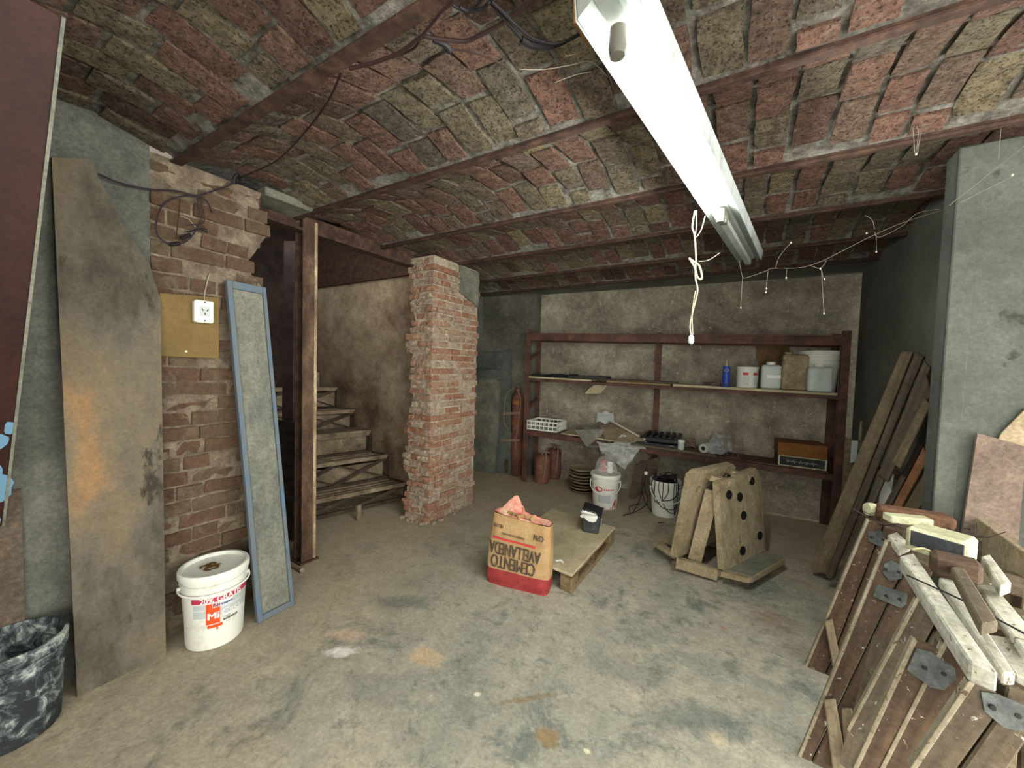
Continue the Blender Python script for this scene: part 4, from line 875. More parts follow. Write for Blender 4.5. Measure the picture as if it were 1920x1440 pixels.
for k in range(8):
    c = p + V((random.uniform(-.008, .008), random.uniform(-.008, .008), .012 + k * .036)); bm = B()
    lathe(bm, c, [(.0, -.006), (.11, -.006), (.135, .0), (.15, .016), (.148, .022), (.13, .008), (.0, .004)], 30)
    nth = ['bottom', 'second from bottom', 'third from bottom', 'fourth from bottom', 'fifth from bottom', 'sixth from bottom', 'seventh from bottom', 'topmost']
    one('metal_dish', bm, 'tan_board' if k % 2 else 'pallet', 'shallow brown metal dish, %s of the stack beside the red-labelled bucket' % nth[k], 'dish', c + V((0, 0, -.006)), True, 'dishes stacked under the rack')
# bucket with red label
RC = PZ(1133, 957, 0); dv = V((RC.x, RC.y, 0)).normalized(); RC = RC + dv * .125
raz = math.atan2(-RC.y, -RC.x); rt, k3 = pail('labelled_bucket', 'white bucket with red oval label and clear bag on top by the rack', RC, .36, .125, .146, 'white_plastic', raz, lid=True, drop=.11)
g1, g2 = wrap(RC, k3, raz, .0015), wrap(RC, k3, raz, .0025)
bm = B(); prism(bm, [g1(-.07 + .045 * math.cos(a), .215 + .028 * math.sin(a)) for a in [k * PI / 10 for k in range(20)]], (0, 0, .0004)); part('label_oval', bm, 'red_print', rt)
bm = B()
for k in range(6): wpatch(bm, g1, -.012 + k * .02, .0 + k * .02, .208, .224, 1)
part('label_letters', bm, 'red_print', rt)
bm = B(); wpatch(bm, g1, -.07, .06, .075, .165, 12); part('label_photo', bm, 'grey_print', rt)
bm = B(); v_ = [g1(.075, .01), g1(.13, .02), g1(.125, .10), g1(.115, .12)]; bm.faces.new([bm.verts.new(x) for x in v_]); wpatch(bm, g1, -.08, .07, .012, .03, 12); part('label_wedge', bm, 'red_print', rt)
bm = B(); wpatch(bm, g2, .0, .06, .014, .03, 6); part('label_plate', bm, 'white_clean', rt)
bm = B(); T0 = RC + V((0, 0, .362))
def blob(u, v):
    a = u * 2 * PI; r_ = (.118 * max(0, 1 - v ** 3) ** .5 + .02 * noise.noise(V((math.cos(a) * 2, math.sin(a) * 2, v * 3)))); return T0 + V((r_ * math.cos(a), r_ * math.sin(a), v * .19))
grid(bm, blob, 20, 8); rt = root('clear_bag', 'clear plastic bag of packets standing on the red-labelled bucket', 'bag', T0); part('bag', bm, 'bag_film', rt, True)
bm = B(); box(bm, T0 + V((-.025, -.02, .07)), (.06, .03, .14), .6, .012); part('red_packet', bm, 'bag_pink', rt)
bm = B(); box(bm, T0 + V((.045, -.01, .065)), (.06, .03, .13), .2, .012); part('white_packet', bm, 'white_clean', rt)
bm = B(); box(bm, T0 + V((.06, .0, .135)), (.07, .03, .012), .2, .004); part('green_strip', bm, 'board_green', rt)
# bucket of cables
WC = PZ(1245, 972, 0); dv = V((WC.x, WC.y, 0)).normalized(); WC = WC + dv * .13
rt, k4 = pail('cable_bucket', 'white bucket stuffed with dark cables standing under the rack', WC, .36, .122, .145, 'white_plastic', math.atan2(-WC.y, -WC.x) + .3, lid=False, drop=.12)
rt = root('cable_tangle', 'tangle of black and purple cables spilling out of the cable bucket', 'cable', WC + V((0, 0, .30)))
for k in range(5): scribble(WC + V((0, 0, .29)), .125, 26, .004, ('black_rubber', 'purple_cable', 'black_rubber', 'brown_cable', 'purple_cable')[k], 'cable', None, None, 1.0, 20 + k, rt)
caz = math.atan2(-WC.y, -WC.x); gw = wrap(WC, k4, caz, .014)
for k in range(5):
    a0 = (-.12, -.05, .02, .07, .11)[k]; a1 = (.1, .12, -.1, .12, -.02)[k]; lo = (.10, .07, .15, .05, .18)[k]
    bm = B(); tube(bm, smooth_path([WC + V((0, 0, .37)), gw(a0, .37), gw(a0 * 1.05, .26), gw(a0 * .6 + a1 * .4, lo + .02), gw(a1 * .8, lo), gw(a1, .2), gw(a1 * .95, .37)], 6), .0035, 6); part('cable', bm, 'black_rubber', rt, True)
for k, pts in enumerate(([(1215, 880), (1208, 905), (1214, 940), (1195, 958), (1168, 966)], [(1214, 870), (1204, 900), (1205, 930), (1222, 960)], [(1212, 885), (1200, 935), (1185, 962), (1180, 950), (1200, 945)], [(1290, 880), (1298, 910), (1296, 945), (1270, 985), (1235, 980)])):
    P = []
    for i, (x, y) in enumerate(pts):
        z = max(.006, .36 * (1 - i / (len(pts) - 1.0)) ** 1.3); P.append(PZ(x, y, z) if i == len(pts) - 1 else PP(x, y, WC - dv * .15, dv))
        P[-1].z = max(P[-1].z, .006)
    bm = B(); tube(bm, smooth_path(P, 6), .004, 6); part('cable', bm, 'black_rubber', rt, True)
p = PP(1211, 887, WC - dv * .16, dv); bm = B(); box(bm, p, (.03, .02, .035), .5, .004); part('plug', bm, 'white_plastic', rt, label='white plug')
# brown board leaning under the rack
a, b = PY(1235, 872, 4.38), PY(1168, 955, 4.3); q = [SH(1190, 872, .12), SH(1236, 856, .12), SH(1232, 884, .1), SH(1176, 950, .06)]
bm = B(); prism(bm, q, SN * .02); one('leaning_board', bm, 'plank_dark', 'dark brown board leaning under the rack between the two buckets', 'board')

# ================================================================== cement sack, pallet, container
zp = .13; pa, pb, pc = PZ(1067, 1084, zp), PZ(1150, 992, zp), PZ(1030, 957, zp)
sh2 = V((0, .05, 0)); pa, pb, pc = pa + sh2, pb + sh2, pc + sh2
exv = (pb - pa); pd_ = pa + (pc - pb)
rt = root('pallet', 'small wooden pallet with a dusty plywood top behind the cement sack', 'pallet', V(((pa.x + pc.x) / 2, (pa.y + pc.y) / 2, 0)))
bm = B(); quad(bm, [pa, pb, pc, pd_], (0, 0, -.018), .003); part('top_board', bm, 'ply_dusty', rt)
ey = (pd_ - pa)
for t0 in (.0, .42, .88):
    a = pa + exv * t0; b = a + exv * .12; plank('bearer', [V((a.x, a.y, .03)), V((b.x, b.y, .03)), V((b.x, b.y, .03)) + ey, V((a.x, a.y, .03)) + ey], (0, 0, .082), 'pallet', rt) if t0 == .42 else None
    for s0 in (.0, .43, .86):
        p = pa + exv * t0 + ey * s0; d1, d2 = exv * .12, ey * .14; p = V((p.x, p.y, .022)); bm = B(); quad(bm, [p, p + d1, p + d1 + d2, p + d2], (0, 0, .09), .004); part('block', bm, 'pallet', rt)
for s0 in (.0, .43, .86):
    p = pa + ey * s0; p = V((p.x, p.y, 0)); d2 = ey * .14; plank('bottom_board', [p, p + exv, p + exv + d2, p + d2], (0, 0, .022), 'pallet', rt)
for s0 in (.0, .86):
    p = pa + ey * s0; p = V((p.x, p.y, .095)); d2 = ey * .14; plank('stringer', [p, p + exv, p + exv + d2, p + d2], (0, 0, .017), 'pallet', rt)
bm = B(); p = PZ(1050, 1052, zp + .001); prism(bm, [p + V((-.03, -.01, 0)), p + V((.0, .012, .004)), p + V((.03, -.002, 0)), p + V((.035, -.02, 0)), p + V((.02, -.016, .003)), p + V((0, -.004, .003)), p + V((-.02, -.022, 0))], (0, 0, .004)); one('paper_scrap', bm, 'white_clean', 'torn white paper scrap near the pallet front corner', 'paper')
# cement sack
s_l, s_r = PZ(907, 1092, 0), PZ(1026, 1122, 0); su = (s_r - s_l).normalized(); sw = (s_r - s_l).length; sd = V((-su.y, su.x, 0))
if sd.y < 0: sd = -sd
sb = (s_l + s_r) / 2 + sd * .072
tlp, trp = PP(929, 962, s_l + sd * .03, sd), PP(1034, 992, s_l + sd * .03, sd); sh_ = (tlp.z + trp.z) / 2
rt = root('cement_sack', 'open kraft cement sack with red base and inverted black lettering', 'sack', sb)
def sack(u, v):        # u around, v up
    a = 2 * PI * u; cx, cy = math.cos(a), math.sin(a); e = .38
    x = math.copysign(abs(cx) ** e, cx); y = math.copysign(abs(cy) ** e, cy)
    hw = sw / 2 * (1 + .03 * math.sin(v * 3) - .10 * v); hd = .068 * (1 - .22 * v + .14 * math.sin(v * PI))
    if v < .04: hw *= .96; hd *= .9
    w_ = .006 * noise.noise(V((x * 3, y * 3, v * 7))) ; zt = lerp(tlp.z, trp.z, (x + 1) / 2)
    return sb + su * (x * hw + (v * .012)) + sd * (y * hd + .02 * v + w_) + V((0, 0, v * zt))
def sack_part(v0, v1, nm, mat, nv):
    bm = B(); grid(bm, lambda u, v: sack(u, v0 + (v1 - v0) * v), 44, nv); bmesh.ops.remove_doubles(bm, verts=bm.verts, dist=.0004)
    if v0 == 0: bm.faces.new([bm.verts[i] for i in []]) if False else None
    return part(nm, bm, mat, rt, True)
sack_part(.235, 1, 'body', 'kraft', 18); sack_part(0, .235, 'base_band', 'bag_red', 6)
def sfront(u, v):      # lettering lies on the front face
    hh = sh_; vv = min(1, max(0, v / hh)); hw = sw / 2 * (1 + .03 * math.sin(vv * 3) - .10 * vv); x = max(-.999, min(.999, u / hw))
    hd = .068 * (1 - .22 * vv + .14 * math.sin(vv * PI)); y = -(1 - abs(x) ** (2 / .38)) ** (.38 / 2)
    zt = lerp(tlp.z, trp.z, (x + 1) / 2)
    return sb + su * (x * hw + vv * .012) + sd * (y * hd + .02 * vv - .0075 + .006 * noise.noise(V((x * 3, y * 3, vv * 7)))) + V((0, 0, vv * zt))
bm = B(); add_text(bm, 'CEMENTO', .115, sfront, -.025, .165, PI, .58, .003); part('lettering', bm, 'bag_ink', rt)
bm = B(); add_text(bm, 'AVELLANEDA', .112, sfront, -.02, .25, PI, .52, .003); part('lettering', bm, 'bag_ink', rt)
bm = B(); add_text(bm, 'CPN', .05, sfront, .135, .375, PI, .7, .002); add_text(bm, 'FILLER', .03, sfront, -.145, .385, PI, .8, .001); add_text(bm, 'CEMENTO PORTLAND', .02, sfront, -.035, .345, PI, .8, .0006); part('lettering', bm, 'bag_ink', rt)
bm = B(); grid(bm, lambda a, b: sfront(-.18 + .30 * a, .302 + .012 * b), 12, 1); part('lettering_line', bm, 'red_print', rt)
top = sb + sd * .02 + V((0, 0, sh_)); bm = B()
def liner(u, v):
    a = 2 * PI * u; r_ = 1 - v; n1 = noise.noise(V((math.cos(a) * 2.1, math.sin(a) * 2.1, v * 4 + 3))); x, y = math.cos(a), math.sin(a); e = .5
    x = math.copysign(abs(x) ** e, x) * r_; y = math.copysign(abs(y) ** e, y) * r_; zt = lerp(tlp.z, trp.z, (x + 1) / 2) - sh_
    pk = .12 * math.exp(-((x + .35) ** 2 + (y - .1) ** 2) * 9)
    return top + su * (x * sw * .44 + .012) + sd * (y * .052) + V((0, 0, zt + pk + .05 * n1 * v + .02 * abs(n1)))
grid(bm, liner, 40, 10); part('liner', bm, 'bag_pink', rt, True, label='crumpled pink-red inner paper')
bm = B()
for k in range(7):
    t_ = k / 6; p = top + su * ((-.3 + .7 * t_) * sw * .5) + sd * (-.03 - .02 * math.sin(k)) + V((0, 0, .015 + lerp(tlp.z, trp.z, .35 + .35 * t_) - sh_)); box(bm, p, (.045, .003, .028), k * .9, .0, rot=Matrix.Rotation(k * 1.3, 3, 'Z') @ Matrix.Rotation(.7 * math.sin(k * 2), 3, 'X'))
part('torn_edge', bm, 'kraft', rt)
# container on pallet
cc = PZ(1109, 1000, zp + .001); cc += V((cc.x, cc.y, 0)).normalized() * .075; rt = root('plastic_container', 'black rectangular tub with tilted lid and white rag on the pallet', 'tub', cc); ang = math.atan2(exv.y, exv.x) + .25
R = Matrix.Rotation(ang, 3, 'Z')
def loc(x, y, z): return cc + R @ V((x, y, z))
bm = B(); hexa(bm, [loc(-.075, -.06, 0), loc(.075, -.06, 0), loc(.075, .06, 0), loc(-.075, .06, 0), loc(-.088, -.072, .13), loc(.088, -.072, .13), loc(.088, .072, .13), loc(-.088, .072, .13)], .006); part('body', bm, 'charcoal', rt)
bm = B(); R2 = R @ Matrix.Rotation(.22, 3, 'X') @ Matrix.Rotation(-.12, 3, 'Y'); box(bm, loc(.01, .0, .158), (.19, .16, .022), rot=R2, bev=.008); box(bm, loc(.01, .0, .172), (.13, .11, .014), rot=R2, bev=.006); part('lid', bm, 'black_plastic', rt)
bm = B(); bmesh.ops.create_icosphere(bm, subdivisions=3, radius=1)
for v in bm.verts:
    q_ = v.co.copy(); k_ = 1 + .45 * noise.noise(q_ * 2.2) + .2 * noise.noise(q_ * 6); v.co = loc(-.095 + q_.x * .022 * k_ - .07 * max(0, q_.z), .01 + q_.y * .06 * k_ + .04 * max(0, q_.z), .155 + q_.z * .05 * k_)
part('rag', bm, 'white_clean', rt, True, label='white crumpled rag')
bm = B(); grid(bm, lambda u, v: loc(-.085 + .09 * u, -.078 - .004 * math.sin(u * 6), .135 - v * (.07 * math.sin(PI * (.15 + .85 * u)))), 8, 5); part('rag', bm, 'white_clean', rt, True, label='white crumpled rag'); bm = B(); grid(bm, lambda u, v: loc(.092, -.05 + .09 * u, .13 - v * .06), 4, 4); part('rag', bm, 'foil', rt, True)

# ================================================================== wooden A-shaped seat frame with bored holes
def ell(cx, cy, rx, ry, n=12): return [(cx + rx * math.cos(2 * PI * k / n), cy + ry * math.sin(2 * PI * k / n)) for k in range(n)]
zf = .10
a0, a1 = PZ(1346, 1066, zf), PZ(1424, 1028, zf); top0 = PP(1335, 893, a0 + V((-.08, 0, 0)), (a1 - a0).cross(V((0, 0, 1)))); ww = (a1 - a0).length; ux_ = (a1 - a0).normalized()
hN = PP(1334, 893, a0, (a1 - a0).cross(V((-.1, 0, .75)))); uy_ = (hN - a0); hgt = uy_.length; uyn = (uy_ - ux_ * uy_.dot(ux_)).normalized(); 
rt = root('wooden_seat_frame', 'old pale wooden A-shaped seat frame bored with holes', 'seat frame', V((a0.x, a0.y, 0)) + ux_ * ww / 2)
hs = [(.20, .78), (.44, .72), (.76, .86), (.50, .50), (.42, .12), (.86, .20)]
outl = [(0, 0), (ww, 0), (ww * 1.0, hgt * .86), (ww * .95, hgt * .93), (ww * .90, hgt * 1.0), (ww * .45, hgt * .965), (ww * .4, hgt * .94), (ww * .12, hgt * .955), (0, hgt * .93)]
bm = B(); plate(bm, outl, [ell(ww * x, hgt * y, ww * .055, hgt * .045) for x, y in hs], a0, ux_, uyn, .045); bd = part('back_board', bm, 'seat_wood', rt)
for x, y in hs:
    n_ = ux_.cross(uyn).normalized(); bm = B(); prism(bm, [a0 + ux_ * (ww * x + ww * .06 * math.cos(a)) + uyn * (hgt * y + hgt * .05 * math.sin(a)) + n_ * .046 for a in [k * PI / 6 for k in range(12)]], n_ * .006); part('hole_shade_disc', bm, 'hole_shade', bd)  # black discs that paint in the shade inside the bored holes
nrm = ux_.cross(uyn).normalized(); side = V((-ux_.y, ux_.x, 0)); side = side if side.x < 0 else -side      # away from the seat
# left board: mirror lean
b0 = PZ(1268, 1046, zf); b1 = b0 + ux_ * ww; l_top = PP(1308, 885, b0, (a1 - a0).cross(V((.12, 0, .75)))); ly = l_top - b0; lyn = (ly - ux_ * ly.dot(ux_)).normalized(); lh = ly.length
bm = B(); plate(bm, [(0, 0), (ww, 0), (ww, lh * .95), (ww * .9, lh), (ww * .1, lh), (0, lh * .96)], [ell(ww * x, lh * y, ww * .055, lh * .045) for x, y in hs], b0, ux_, lyn, -.05); part('back_board', bm, 'seat_wood', rt)
# inner slats and top cap
for f_ in (.3, .78):
    A1, A2 = b0 + lyn * (lh * .93) + ux_ * (ww * f_), a0 + uyn * (hgt * .90) + ux_ * (ww * f_)
    bm = B(); bar(bm, A1, A2, ww * .24, .04, bev=.004); part('top_block', bm, 'seat_wood', rt)
bm = B(); s0 = b0 + ux_ * .10 + V((.07, 0, -.02)); bar(bm, s0, l_top + ux_ * .10 + V((.05, 0, -.14)), .03, .09); part('inner_slat', bm, 'seat_wood', rt)
for off in (0, .05):
    bm = B(); p, q = b0 + ux_ * off + V((.0, 0, -.035)), a0 + ux_ * off + V((0, 0, -.045)); bar(bm, p, q, .03, .075 if off == 0 else .05, bev=.003); part('base_rail', bm, 'seat_wood', rt)
fl = [PZ(1352, 1072, zf), PZ(1408, 1085, zf), PZ(1476, 1046, zf), PZ(1424, 1028, zf)]
bm = B(); rr = []
for i, p in enumerate(fl):
    pv, nx = fl[i - 1], fl[(i + 1) % 4]
    if i in (1, 2):
        e1, e2 = (pv - p).normalized() * .035, (nx - p).normalized() * .035; rr += [p + e1, p + (e1 + e2) * .25, p + e2]
    else: rr.append(p)
prism(bm, rr, (0, 0, -.035)); part('seat_flap', bm, 'seat_wood', rt)
bm = B(); c_ = sum(fl, V()) / 4; quad(bm, [c_ + (p - c_) * .86 + V((0, 0, .001)) for p in fl], (0, 0, .004)); part('seat_pad', bm, 'slab_grey', rt, label='grey worn seat inlay')
bm = B(); c_ = sum(fl, V()) / 4; quad(bm, [V((p.x, p.y, 0)) for p in [c_ + (p - c_) * .55 - ux_ * .04 for p in fl]], (0, 0, zf - .037)); part('seat_base', bm, 'plank_dark', rt)
fl2 = [PZ(1223, 1014, zf), PZ(1266, 1042, zf), PZ(1266, 1042, zf) + ux_ * ww * .95, PZ(1223, 1014, zf) + ux_ * ww * .95]
bm = B(); lx_ = (fl2[1] - fl2[0]).length
fx2, fy2 = (fl2[1] - fl2[0]).normalized(), ux_; plate(bm, [(0, .02), (.02, 0), (lx_, 0), (lx_, ww * .9), (.02, ww * .9), (0, ww * .85)], [[(lx_ * (.5 + .38 * math.cos(t)), .10 + .045 * math.sin(t)) for t in [2 * PI * k / 14 for k in range(14)]]], fl2[0] - V((0, 0, .03)), fx2, fy2, .03); part('seat_flap', bm, 'seat_wood', rt)
bm = B(); p = b0 + V((-.03, 0, -.1)); quad(bm, [V((p.x, p.y, 0)), V((p.x, p.y, 0)) + V((.06, 0, 0)), V((p.x + .06, p.y, 0)) + ux_ * ww * .8, V((p.x, p.y, 0)) + ux_ * ww * .8], (0, 0, .07)); part('seat_base', bm, 'plank_dark', rt)

# ================================================================== planks leaning at the right
def lean(name, pxq, Y0, X1, th, mat, label, slope=.26, cat='plank'):
    """plank whose foot stands at Y0 and whose plane tips towards the right wall"""
    n = V((-.45, -1, .0)).normalized(); q = [PP(x, y, (.5, Y0, 0), n) for x, y in pxq]
    return plank(name, q, -n * th, mat, None, label, cat)
lean('leaning_plank', [(1690, 658), (1712, 660), (1550, 1078), (1518, 1066)], 3.44, 0, .035, 'plank_mid', 'longest wide plank leaning right of the rack')
lean('leaning_plank', [(1716, 660), (1732, 668), (1560, 1086), (1547, 1084)], 3.34, 0, .035, 'plank_dark', 'dark plank leaning tight behind the longest wide plank')
lean('leaning_plank', [(1732, 675), (1745, 690), (1580, 1090), (1566, 1090)], 3.2, 0, .03, 'plank_dark', 'narrow dark plank leaning third from the rack')
lean('leaning_plank', [(1735, 700), (1748, 735), (1665, 905), (1645, 890)], 3.18, 0, .03, 'plank_dark', 'twisted black plank leaning near the concrete pillar edge')
lean('leaning_plank', [(1733, 745), (1745, 760), (1688, 880), (1672, 868)], 3.14, 0, .03, 'plank_mid', 'short brown plank leaning above the wooden box')
lean('leaning_plank', [(1731, 838), (1740, 862), (1672, 985), (1655, 985)], 3.2, 0, .03, 'plank_orange', 'thin orange batten leaning beside concrete pillar')
lean('leaning_plank', [(1736, 880), (1745, 920), (1700, 990), (1672, 988)], 3.22, 0, .03, 'plank_mid', 'short wide plank leaning at the concrete pillar foot')
lean('leaning_plank', [(1722, 830), (1731, 836), (1652, 985), (1636, 985)], 3.24, 0, .03, 'plank_dark', 'dark reddish batten leaning left of the orange batten')
bm = B(); Y = 3.95; q = [PY(1585, 823, Y), PY(1632, 828, Y), PY(1610, 990, Y), PY(1575, 990, Y)]; q[2].z = q[3].z = 0; quad(bm, q, (0, .04, 0), .003); one('plywood_offcut', bm, 'plank_mid', 'brown plywood offcut standing between rack and leaning planks', 'board')
bm = B(); q = [PY(1597, 826, 3.93), PY(1609, 827, 3.93), PY(1606, 866, 3.93), PY(1594, 868, 3.93)]; quad(bm, q, (0, .008, 0)); one('pink_card', bm, 'bag_film' if False else 'foil', 'pale pinkish card tucked on the plywood offcut', 'card')
bm = B(); tube(bm, [PY(1612, 828, 3.97), PY(1615, 790, 3.97)], [.012, .009], 8); one('wooden_stave', bm, 'stick', 'round wooden handle sticking up behind the plywood offcut', 'handle')
bm = B(); Y = 3.24; q = [PY(1655, 880, Y), PY(1692, 888, Y), PY(1690, 900, Y), PY(1650, 895, Y)]; quad(bm, q, (0, .12, 0), .004); one('wooden_crosspiece', bm, 'block_dark', 'dark wooden crosspiece above the white panel', 'block')
bm = B(); q = [PY(1656, 882, 3.16), PY(1677, 890, 3.16), PY(1666, 945, 3.16), PY(1642, 955, 3.16)]; q[2].z -= .12; q[3].z -= .12; quad(bm, q, (0, .02, 0), .002); one('white_sheet', bm, 'white_clean', 'small bright white panel among the leaning planks', 'panel')
bm = B(); q = [PY(1648, 884, 3.15), PY(1656, 882, 3.15), PY(1641, 985, 3.15), PY(1630, 985, 3.15)]; quad(bm, q, (0, .03, 0), .002); one('orange_stile_board', bm, 'plank_orange', 'orange wooden stile at the left of the white panel', 'board')

# ================================================================== stack of folded trestles
def plane3(p0, p1, p2): n = (p1 - p0).cross(p2 - p0).normalized(); return p0, n
def frame_plane(Yfoot, Ytop, z=.8): n = V((-.12, -1, (Ytop - Yfoot) / z)).normalized(); return V((.4, Yfoot, 0)), n
def on(pl, px, py): return PP(px, py, pl[0], pl[1])
def trestle(label, pl, planks, plates, sticks=()):
    P = [[on(pl, *a) for a in q] for q, m, e in planks]; base = V((sum(q[3].x for q in P) / len(P), pl[0].y, max(0, min(v.z for q in P for v in q)))); rt = root('folded_trestle', label, 'trestle', base, 'folded trestles stacked at the right')
    for q, (px, m, edge) in zip(P, planks):
        plank('leg', q, -pl[1] * .032, m, rt)
        if edge:
            d = (q[1] - q[0]).normalized() * .005; plank('painted_edge', [q[0] - d + pl[1] * .002, q[0] + d + pl[1] * .002, q[3] + d + pl[1] * .002, q[3] - d + pl[1] * .002], -pl[1] * .03, 'plank_edge', rt, 'edge streaked with white paint', bev=.001)
    tp = (P[0][0] + P[0][1]) / 2 - pl[1] * .07 + V((.03, 0, -.03)); fr = tp + V((.34, 0, -.03)); bm = B(); bar(bm, tp, fr, .05, .07, bev=.004); part('top_bar', bm, 'plank_grey', rt)
    for dy in (0,):
        bm = B(); bar(bm, fr + V((-.02, 0, -.02)), V((fr.x + .02, fr.y + .02, 0)), .03, .07, bev=.004); part('leg', bm, 'plank_grey', rt)
    for px in plates:
        bm = B(); prism(bm, [on(pl, *a) + pl[1] * .0045 for a in px], -pl[1] * .005); hp = part('hinge_plate', bm, 'hinge', rt)
        c_ = sum((on(pl, *a) for a in px), V()) / len(px)
        for s in (-.018, .018):
            bm = B(); lathe(bm, c_ + V((s, 0, 0)) + pl[1] * .005, [(.006, 0), (.005, .003), (0, .004)], 10, pl[1]); part('rivet', bm, 'black_print', hp, True)
    return rt
PL1 = frame_plane(2.365, 2.30); PL2 = frame_plane(1.775, 2.02); PL3 = frame_plane(1.60, 1.78); PL4 = frame_plane(1.36, 1.50); PL5 = frame_plane(1.14, 1.27)
BR, GR = 'plank_brown', 'plank_grey'
trestle('folded wooden trestle at the back of the stack nearest the leaning planks', PL1, [([(1627, 976), (1656, 984), (1544, 1271), (1511, 1250)], BR, True), ([(1658, 985), (1694, 1000), (1580, 1292), (1547, 1272)], BR, False)], [[(1627, 997), (1652, 995), (1661, 1012), (1655, 1026), (1628, 1014)]])
trestle('folded wooden trestle second from the back with two grey hinge plates', PL2, [([(1664, 1013), (1708, 1036), (1519, 1430), (1497, 1424)], BR, True), ([(1711, 1040), (1752, 1068), (1566, 1450), (1522, 1431)], BR, False)],
        [[(1657, 1058), (1671, 1050), (1693, 1063), (1690, 1085), (1668, 1089), (1656, 1075)], [(1645, 1095), (1702, 1113), (1699, 1133), (1689, 1140), (1637, 1118)]])
trestle('folded wooden trestle third from the back with a pale paint-run edge', PL3, [([(1737, 1092), (1775, 1130), (1640, 1380), (1590, 1370)], GR, True), ([(1778, 1135), (1815, 1165), (1690, 1400), (1643, 1382)], GR, False)], [])
trestle('folded wooden trestle fourth from the back with a broad grey plate', PL4, [([(1715, 1200), (1765, 1222), (1648, 1445), (1602, 1445)], BR, True), ([(1786, 1180), (1842, 1238), (1706, 1445), (1652, 1445)], BR, True)],
        [[(1718, 1215), (1745, 1222), (1790, 1252), (1792, 1272), (1770, 1292), (1745, 1288), (1700, 1255)]])
trestle('folded wooden trestle nearest the camera at the edge of the picture', PL5, [([(1831, 1266), (1885, 1318), (1793, 1445), (1709, 1445)], GR, True), ([(1888, 1320), (1945, 1360), (1880, 1460), (1797, 1450)], GR, False)],
        [[(1838, 1295), (1870, 1300), (1935, 1330), (1935, 1375), (1880, 1362), (1845, 1332)]])
def stick(px, pl, off, mat, label, th=.02):
    q = [on((pl[0] + pl[1] * off, pl[1]), *a) for a in px]; return plank('wooden_stick', q, -pl[1] * th, mat, None, label, 'stick')
stick([(1546, 1167), (1561, 1163), (1586, 1290), (1570, 1297)], PL1, .03, 'stick', 'pale stick leaning across the rearmost trestle legs')
stick([(1545, 1314), (1567, 1312), (1590, 1448), (1562, 1450)], PL2, .03, 'stick', 'pale round-ended stick across the second trestle legs')
stick([(1578, 1330), (1598, 1330), (1606, 1420), (1584, 1420)], PL2, .025, 'stick', 'short pale stick half hidden behind the square bar')
bq = [on((PL2[0] + PL2[1] * .07, PL2[1]), *a) for a in [(1661, 1202), (1682, 1215), (1645, 1450), (1595, 1450)]]
plank('square_bar', bq, V((-.035, .01, .01)), 'plank_grey', None, 'square grey wooden bar with pale side standing against the second trestle', 'bar')
# loose white rails and odds and ends on top
def top(px, z, th, mat, label, name='white_rail', cat='rail', tz=None):
    tz = tz or [z] * 4; return plank(name, [PZ(x, y, zz) for (x, y), zz in zip(px, tz)], (0, 0, -th), mat, None, label, cat)
top([(1687, 1042), (1713, 1036), (1872, 1262), (1818, 1240)], .845, .045, 'rail_white', 'long white-splashed rail on top of the trestles, leftmost of the rails')
top([(1760, 1082), (1784, 1080), (1905, 1262), (1880, 1262)], .825, .03, 'rail_white', 'narrow white rail beside the leftmost rail on the trestles')
top([(1830, 1095), (1864, 1096), (1965, 1215), (1925, 1228)], .80, .03, 'rail_white', 'wide white board on the trestles beyond the brown stick')
top([(1838, 1186), (1925, 1200), (1985, 1300), (1902, 1262)], .785, .03, 'rail_white', 'broad white board near the picture edge under the narrow rail')
top([(1664, 1002), (1682, 996), (1708, 1020), (1686, 1030)], .83, .03, 'rail_white', 'short white wooden block end beside the black-faced box')
top([(1782, 1062), (1806, 1060), (1872, 1165), (1840, 1172)], .875, .03, 'plank_grey', 'round-ended brown stick lying across the white rails', 'wooden_stick', 'stick')
top([(1840, 1042), (1856, 1038), (1897, 1092), (1876, 1100)], .84, .035, 'rail_white', 'white block with dark end lying beside the dark wooden block')
q = [PZ(1737, 1040, .87), PZ(1780, 1036, .88), PZ(1845, 1060, .88), PZ(1842, 1082, .86)]
bm = B(); a_, b_ = PZ(1744, 1052, .86), PZ(1840, 1075, .86); dv2 = (b_ - a_).normalized(); sv = V((-dv2.y, dv2.x, 0)); bar(bm, a_, b_, .07, .07, bev=.012); one('dark_wood_block', bm, 'block_dark', 'dark rounded wooden block on top of the trestles', 'block')
# cream box with dark face
a_, b_ = PZ(1697, 1000, .90), PZ(1812, 1034, .90); dv2 = (b_ - a_).normalized(); up = V((0, 0, 1)); back = V((-dv2.y, dv2.x, 0)); back = back if back.y > 0 else -back; w2 = (b_ - a_).length
rt = root('cream_case', 'cream plastic case with black front lying on top of the trestles', 'case', (a_ + b_) / 2 + back * .05 - up * .06)
bm = B(); quad(bm, [a_ - up * .055, b_ - up * .055, b_ + up * .028 , a_ + up * .028], back * .11, .01); part('body', bm, 'cream', rt)
bm = B(); quad(bm, [lerp(a_, b_, .1) - up * .035 - back * .002, lerp(a_, b_, .97) - up * .035 - back * .002, lerp(a_, b_, .97) + up * .018 - back * .002, lerp(a_, b_, .1) + up * .018 - back * .002], back * .004, .002); part('front_face', bm, 'charcoal', rt)
bm = B(); quad(bm, [lerp(a_, b_, .0) - up * .05 - back * .006, lerp(a_, b_, .98) - up * .05 - back * .006, lerp(a_, b_, .98) - up * .042 - back * .006, lerp(a_, b_, .0) - up * .042 - back * .006], back * .01); part('rim', bm, 'cream', rt)
a_, b_ = PZ(1662, 970, .90), PZ(1742, 978, .90); bm = B(); bar(bm, a_, b_, .05, .03, bev=.004); one('cream_strip', bm, 'cream', 'pale green-cream plastic strip behind the cream case', 'strip')
